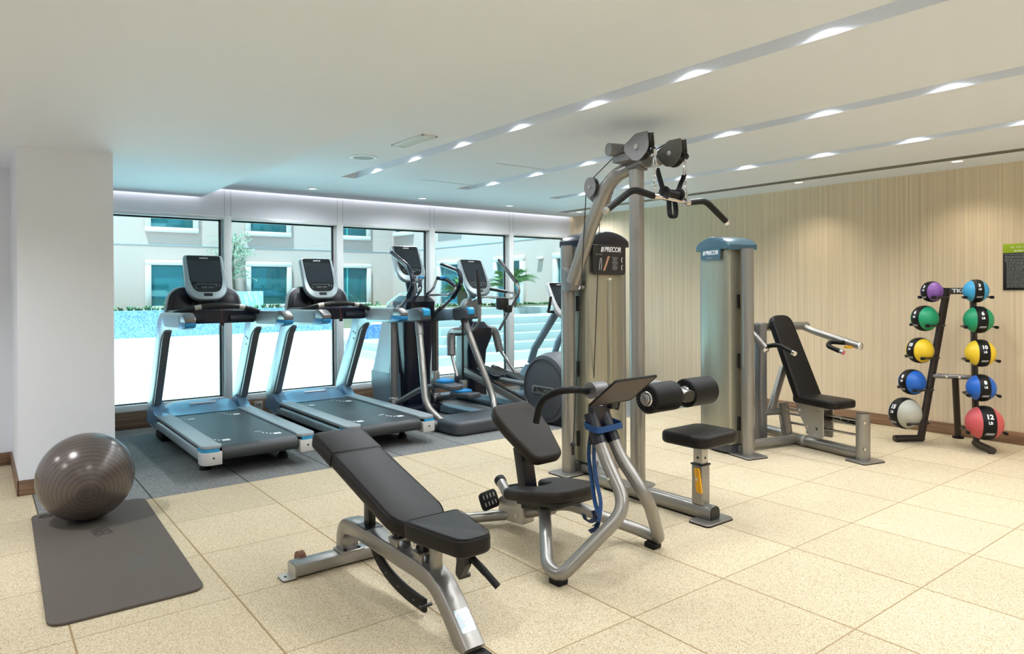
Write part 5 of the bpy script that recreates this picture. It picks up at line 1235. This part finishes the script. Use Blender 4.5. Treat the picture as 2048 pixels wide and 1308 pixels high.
for side, c, r, col, num, lab, cn in balls:
    c = Vector(c); n = nL if side == 'L' else nR
    # band normal: where the number faces
    face = Vector((-.90, .40, .10)) if side == 'L' else Vector((-.80, -.60, .12))
    face.normalize(); up = Vector((0, 0, 1)); up = (up-face*up.dot(face)).normalized(); ax = up.cross(face)   # ball axis is sideways
    t2 = thing('medicine_ball', lab, 'medicine ball', c, 0, 'medicine balls on the rack')
    Mo = Matrix((ax, up, face)).transposed().to_4x4()
    half = .35                                   # half width of the black band (fraction of r)
    prof = []
    for k in range(25):
        a = PI*k/24; prof.append((r*math.sin(a), r*math.cos(a)))
    q = Mo @ Matrix.Rotation(PI/2, 4, 'Y')        # lathe axis Z -> ball axis
    bm = bmn(); lathe(bm, prof, q, 40)
    if cn not in BM: BM[cn] = mat('ball_'+cn, col, .42, bump=.15, bscale=160)
    sk = obj('ball_body', bm, BM[cn], t2)
    bp = []
    a0, a1 = math.acos(half), PI-math.acos(half)
    for k in range(13):
        a = a0+(a1-a0)*k/12; bp.append(((r+.0025)*math.sin(a), (r+.0025)*math.cos(a)))
    bm = bmn(); lathe(bm, [(r*math.sin(a0)*.99, r*math.cos(a0))]+bp+[(r*math.sin(a1)*.99, r*math.cos(a1))], q, 40); bd = obj('black_band', bm, M['rubber'], t2)
    # number and unit wrapped on the band front
    s = r*.40
    for txt, sz, el, nm in ((num, s, 22, 'number'), ('LB', s*.55, 2, 'unit')):
        e = math.radians(el); f2 = (face*math.cos(e)+up*math.sin(e)).normalized(); u2 = (up*math.cos(e)-face*math.sin(e)).normalized()
        bm = text_bm(txt, sz, basis(f2*(r+.0022), u2.cross(f2), u2), .0012, 0, .045, sx=.95)
        for v in bm.verts:
            L = v.co.length; h = L-(r+.0022); v.co = v.co.normalized()*(r+.0030+(.0008 if (v.co.dot(f2) > r+.0022) else -.0004))
        obj(nm, bm, M['print'], bd)
    e = math.radians(-38); f2 = face*math.cos(e)+up*math.sin(e); u2 = up*math.cos(e)-face*math.sin(e)
    bm = bmn(); prism(bm, [(-.26*r, -.06*r), (.18*r, -.06*r), (.26*r, .10*r), (-.18*r, .10*r)], .0016, basis(f2*(r+.0032), u2.cross(f2), u2), 0); obj('maker_patch', bm, M['dimprint'], bd)
    # pegs of the rack that carry the ball
    frac = (c.z-r*.55-.03)/(1.315-.03); base = (Lb if side == 'L' else Rb).lerp(Lt if side == 'L' else Rt, max(.05, frac)); lat = Vector((-n.y, n.x, 0))
    for s in (-1, 1):
        a = base+lat*s*.015; c2 = c-RB
        tip = Vector((c2.x, c2.y, base.z))+lat*s*(r*.9+.016)
        bm = bmn(); tube(bm, [a, Vector((a.x, a.y, base.z))+lat*s*(r*.88)+n*.02, tip+n*.05], .008, 10, fil=.05); pg = obj('ball_peg', bm, M['rack'], t)
        bm = bmn(); q0 = tip+n*.03; tube(bm, [q0, tip+n*.058], .0125, 10); obj('peg_sleeve', bm, M['rubber'], pg)
# ---------------------------------------------------------------- the courtyard beyond the windows
HC = 1.3238; KK = 24/22
def far(x, z): return x*KK, HC+(z-HC)*KK
bm = bmn(); box2(bm, (-16, YW+.20, -.3), (14, 25, 0)); struct('patio', bm, M['patio'])
# building: back wing and right wing
YBK = 24.0; XWG = 12.77
b = thing('building', 'pale two-storey building with teal windows across the courtyard', 'building', (0, YBK, 0))
bm = bmn(); box2(bm, (-16, 0, 0), (XWG+3, .6, 7.5)); obj('back_wall', bm, M['bwall'], b)
bm = bmn(); box2(bm, (XWG, -18, 0), (XWG+.6, 0, 7.5)); obj('wing_wall', bm, M['bwall'], b)
bm = bmn(); z = far(0, 2.67)[1]; box2(bm, (-16, -.012, z-.012), (XWG, .0, z+.012)); box2(bm, (XWG-.012, -18, z-.012), (XWG, 0, z+.012)); obj('string_course', bm, M['dimprint'], b)
def bwin(lo, hi, wing=False, curtain=False):
    """lo, hi = (along, z) corners of the glass"""
    m = .16; bm = bmn()
    a0, z0 = lo; a1, z1 = hi
    def bx(p, q, d0, d1, bm):
        if wing: box2(bm, (XWG-d1, p[0]-YBK, p[1]), (XWG-d0, q[0]-YBK, q[1]), .01)
        else: box2(bm, (p[0], -d1, p[1]), (q[0], -d0, q[1]), .01)
    bx((a0-m, z0-m), (a1+m, z0), -.02, .10, bm); bx((a0-m, z1), (a1+m, z1+m), -.02, .10, bm)
    bx((a0-m, z0), (a0, z1), -.02, .10, bm); bx((a1, z0), (a1+m, z1), -.02, .10, bm)
    w = obj('window', bm, M['bwhite'], b)
    bm = bmn(); bx((a0, z0), (a1, z1), -.05, .012, bm); obj('window_pane', bm, M['bglass'], w)
    if curtain:
        bm = bmn(); bx((a0+.35*(a1-a0), z0), (a0+.40*(a1-a0), z1), .012, .03, bm); obj('window_bar', bm, M['btrim'], w)
for i, x in enumerate((1.05, 3.97, 6.76, 9.55)):
    for (z0, z1) in ((.90, 2.08), (3.18, 4.4)):
        p = far(x, z0); q = far(x+1.13, z1); bwin(p, q, False, i == 3)
for y in (17.68, 14.66, 12.1):
    for (z0, z1) in ((.88, 2.10), (3.34, 4.5)):
        z0 = far(0, z0)[1]; z1 = far(0, z1)[1]; bwin((y*KK, z0), ((y+1.06)*KK, z1), True)
bm = bmn(); z0 = far(0, 3.34)[1]; z1 = far(0, 4.5)[1]; bwin((20.62*KK, z0), (21.7*KK, z1), True)
bm = bmn(); box2(bm, (XWG-.10, 13.75*KK-YBK, far(0, 2.10)[1]), (XWG, 13.95*KK-YBK, far(0, 2.17)[1]), .02); obj('wall_lantern', bm, M['bwhite'], b)

# raised pool with blue mosaic sides
p = thing('raised_pool', 'raised pool with blue mosaic sides and white rim outside the windows', 'pool', (0, 22, 0))
bm = bmn(); box2(bm, (-9, 0, 0), (9.5, .5, .77)); obj('far_wall', bm, M['mosaic'], p)
poly = [(6.35, -8.65), (8.9, -8.65), (8.9, -5.5), (12.2, -5.5), (12.2, .3), (10.6, .3)]
bm = bmn(); prism(bm, poly, .60, Matrix.Translation((0, 0, 0)), 0, centered=False); obj('near_wall', bm, M['mosaic'], p)
bm = bmn(); prism(bm, [(x+.0, y) for x, y in poly], .03, Matrix.Translation((0, 0, .60)), 0, centered=False); obj('pool_rim', bm, M['coping'], p)
bm = bmn(); prism(bm, [(6.7, -8.4), (8.7, -8.4), (8.7, -5.3), (12.0, -5.3), (12.0, .2), (10.6, .2)], .01, Matrix.Translation((0, 0, .628)), 0, centered=False); obj('pool_water', bm, M['water'], p)
bx = tag(obj('mosaic_block', (lambda bm: (box2(bm, (-.46, 0, 0), (.46, .7, 1.31), .01), bm)[1])(bmn()), M['mosaic2']), 'pale mosaic clad block standing at the far pool edge', 'wall block'); bx.location = (7.02, 23.0, 0)
ld = thing('pool_ladder', 'thin steel pool handrails in front of the building window', 'pool ladder', (10.15, 19.5, .64))
for dx in (0, .28):
    bm = bmn(); tube(bm, [(dx, 0, 0), (dx, 0, .26), (dx+.62, .1, .62), (dx+.85, .12, .56), (dx+.85, .12, 0)], .022, 8, fil=.12); obj('handrail', bm, M['chrome'], ld)

# marble steps with planted ledge
st = bmn()
ys = [10.15, 10.5, 10.82, 11.1, 11.36, 12.7]
for k in range(6):
    x0 = 5.95+.10*k if k < 2 else 6.55+.12*k
    box2(st, (x0, ys[k], .15*k-.01), (XWG, 13.6, .15*(k+1)))
struct('garden_steps', st, M['step'])
bm = bmn(); box2(bm, (7.4, 13.6, .0), (XWG, 15.9, .93)); box2(bm, (-9, 22.5, .0), (XWG, YBK, .74)); struct('planting_ledge', bm, M['soil'])

def leaf(bm, base, d, L, w, droop):
    d = Vector(d).normalized(); side = d.cross(Vector((0, 0, 1)))
    if side.length < .1: side = Vector((1, 0, 0))
    side.normalize(); up = side.cross(d); P = []
    for k in range(7):
        u = k/6; P.append(Vector(base)+d*L*u+Vector((0, 0, -droop*L*u*u)))
    for k in range(6):
        w0 = w*math.sin(PI*(.12+.88*k/6))+.002; w1 = w*math.sin(PI*(.12+.88*(k+1)/6))+.002
        a = [bm.verts.new(P[k]-side*w0+up*w0*.5), bm.verts.new(P[k]), bm.verts.new(P[k]+side*w0+up*w0*.5)]
        c = [bm.verts.new(P[k+1]-side*w1+up*w1*.5), bm.verts.new(P[k+1]), bm.verts.new(P[k+1]+side*w1+up*w1*.5)]
        bm.faces.new((a[0], a[1], c[1], c[0])); bm.faces.new((a[1], a[2], c[2], c[1]))
def frond(bm, base, az, el, L, r):
    d = Vector((math.cos(az)*math.cos(el), math.sin(az)*math.cos(el), math.sin(el))); side = d.cross(Vector((0, 0, 1))).normalized(); P = []
    for k in range(11):
        u = k/10; P.append(Vector(base)+d*L*u+Vector((0, 0, -.55*L*u*u)))
    tube(bm, P, [.010*(1-.08*k) for k in range(11)], 5)
    for k in range(1, 11):
        t0 = (P[k]-P[k-1]).normalized(); ll = L*.30*math.sin(PI*(.15+.8*k/10))
        for s in (-1, 1):
            for j in (0, .5):
                q = P[k-1].lerp(P[k], j); leaf(bm, q, t0*.6+side*s*.8+Vector((0, 0, .35)), ll, .011, .15)
def palm(loc, sc, seed, label):
    r = random.Random(seed)
    t = thing('sago_palm', label, 'palm', loc)
    bm = bmn(); lathe(bm, [(0, 0), (.13*sc, 0), (.16*sc, .15*sc), (.15*sc, .33*sc), (.10*sc, .42*sc), (0, .43*sc)], None, 14); obj('palm_trunk', bm, M['bark'], t)
    bm = bmn()
    for k in range(22): frond(bm, (0, 0, .38*sc), 2*PI*k/22+r.uniform(-.1, .1), r.uniform(.35, 1.25), sc*r.uniform(.75, 1.0), r)
    obj('palm_fronds', bm, M['leaf'], t, flat=True)
palm((9.5, 14.25, .93), .85, 1, 'sago palm on the ledge left of the elliptical console')
palm((10.05, 13.05, .90), 1.12, 2, 'sago palm on the ledge right of the elliptical console')
palm((9.3, 23.2, .74), .8, 3, 'small sago palm far behind in front of the dark window')
# feathery tree
t = thing('feathery_tree', 'thin feathery grey-green tree behind the pool by the first window mullion', 'tree', (6.62, 23.3, .74))
bm = bmn(); tube(bm, [(0, 0, 0), (.03, 0, .7), (-.02, .02, 1.5), (.05, 0, 2.1)], [.05, .045, .035, .02], 8); obj('tree_trunk', bm, M['bark'], t)
bm = bmn(); r = random.Random(5)
for k in range(95):
    az = r.uniform(0, 2*PI); z = r.uniform(1.0, 2.2); L = r.uniform(.35, .85); el = r.uniform(-.2, .9)
    d = Vector((math.cos(az)*math.cos(el), math.sin(az)*math.cos(el), math.sin(el)))
    tube(bm, [(0, 0, z), Vector((0, 0, z))+d*L*.6+Vector((0, 0, -.03)), Vector((0, 0, z))+d*L+Vector((0, 0, -.18*L))], .005, 4)
    for j in range(22):
        q = Vector((0, 0, z))+d*L*r.uniform(.35, 1.0)+Vector((0, 0, -.1*L)); leaf(bm, q, (r.uniform(-1, 1), r.uniform(-1, 1), r.uniform(-.8, .5)), r.uniform(.05, .11), .009, .3)
obj('tree_crown', bm, M['leaf2'], t, flat=True)
# low planting along the ledges
bm = bmn(); r = random.Random(9)
for k in range(620):
    if k < 380: q = (r.uniform(-3, 11.5), 22.56+r.uniform(0, .25), .73); h = r.uniform(.06, .30)*(1.4 if r.random() < .15 else 1)
    else: q = (r.uniform(7.6, 12.6), 13.7+r.uniform(0, .25), .92); h = r.uniform(.05, .14)
    for j in range(4): leaf(bm, q, (r.uniform(-.6, .6), r.uniform(-.6, .6), 1), h, .02, .3)
o = obj('low_planting', bm, M['bush'], flat=True); o['kind'] = 'stuff'; o['label'] = 'low green planting in front of the building'; o['category'] = 'planting'

# ---------------------------------------------------------------- daylight
w = bpy.data.worlds.new('World'); S.world = w; w.use_nodes = True
nt = w.node_tree; bg = nt.nodes['Background']
bg.inputs[0].default_value = SKY_COL; bg.inputs[1].default_value = SKY_STR
l = bpy.data.lights.new('sun', 'SUN'); l.energy = SUN_STR; l.angle = math.radians(2.5); l.color = (.95, 1, 1)
o = link(bpy.data.objects.new('sun', l)); d = Vector((.28, .22, -1.05)).normalized(); o.rotation_euler = (-d).to_track_quat('Z', 'Y').to_euler()
# added fill spots, unseen and without fixtures, behind and beside the camera
for (x, y, k) in REAR_FILLS:
    spot((x, y, ZS-.012), REAR_W*k, 150, 1.0, r=.05)

# ---------------------------------------------------------------- camera
yaw, pitch, roll, f = .659360211, -.00433277597, -.00552409694, 1384.31495
fw = Vector((math.sin(yaw)*math.cos(pitch), math.cos(yaw)*math.cos(pitch), math.sin(pitch)))
r0 = Vector((math.cos(yaw), -math.sin(yaw), 0)); u0 = r0.cross(fw)
c, s = math.cos(roll), math.sin(roll); rr_ = r0*c+u0*s; uu_ = u0*c-r0*s
cm = bpy.data.cameras.new('camera'); cm.sensor_width = 36; cm.sensor_fit = 'HORIZONTAL'; cm.lens = f*36/2048
cm.shift_y = -(654-584.869107)/2048; cm.clip_start = .05; cm.clip_end = 200
co = link(bpy.data.objects.new('camera', cm))
mm = Matrix((rr_, uu_, -fw)).transposed().to_4x4(); mm.translation = (0, 0, HC); co.matrix_world = mm
S.camera = co
S.view_settings.view_transform = 'Standard'; S.view_settings.look = 'None'; S.view_settings.gamma = 1; S.view_settings.use_curve_mapping = False
S.view_settings.exposure = EXPO
S.cycles.max_bounces = 9; S.cycles.diffuse_bounces = 5; S.cycles.adaptive_threshold = .02; S.cycles.transparent_max_bounces = 12; S.cycles.sample_clamp_indirect = 6; S.cycles.caustics_reflective = False; S.cycles.caustics_refractive = False
S.cycles.use_denoising = True
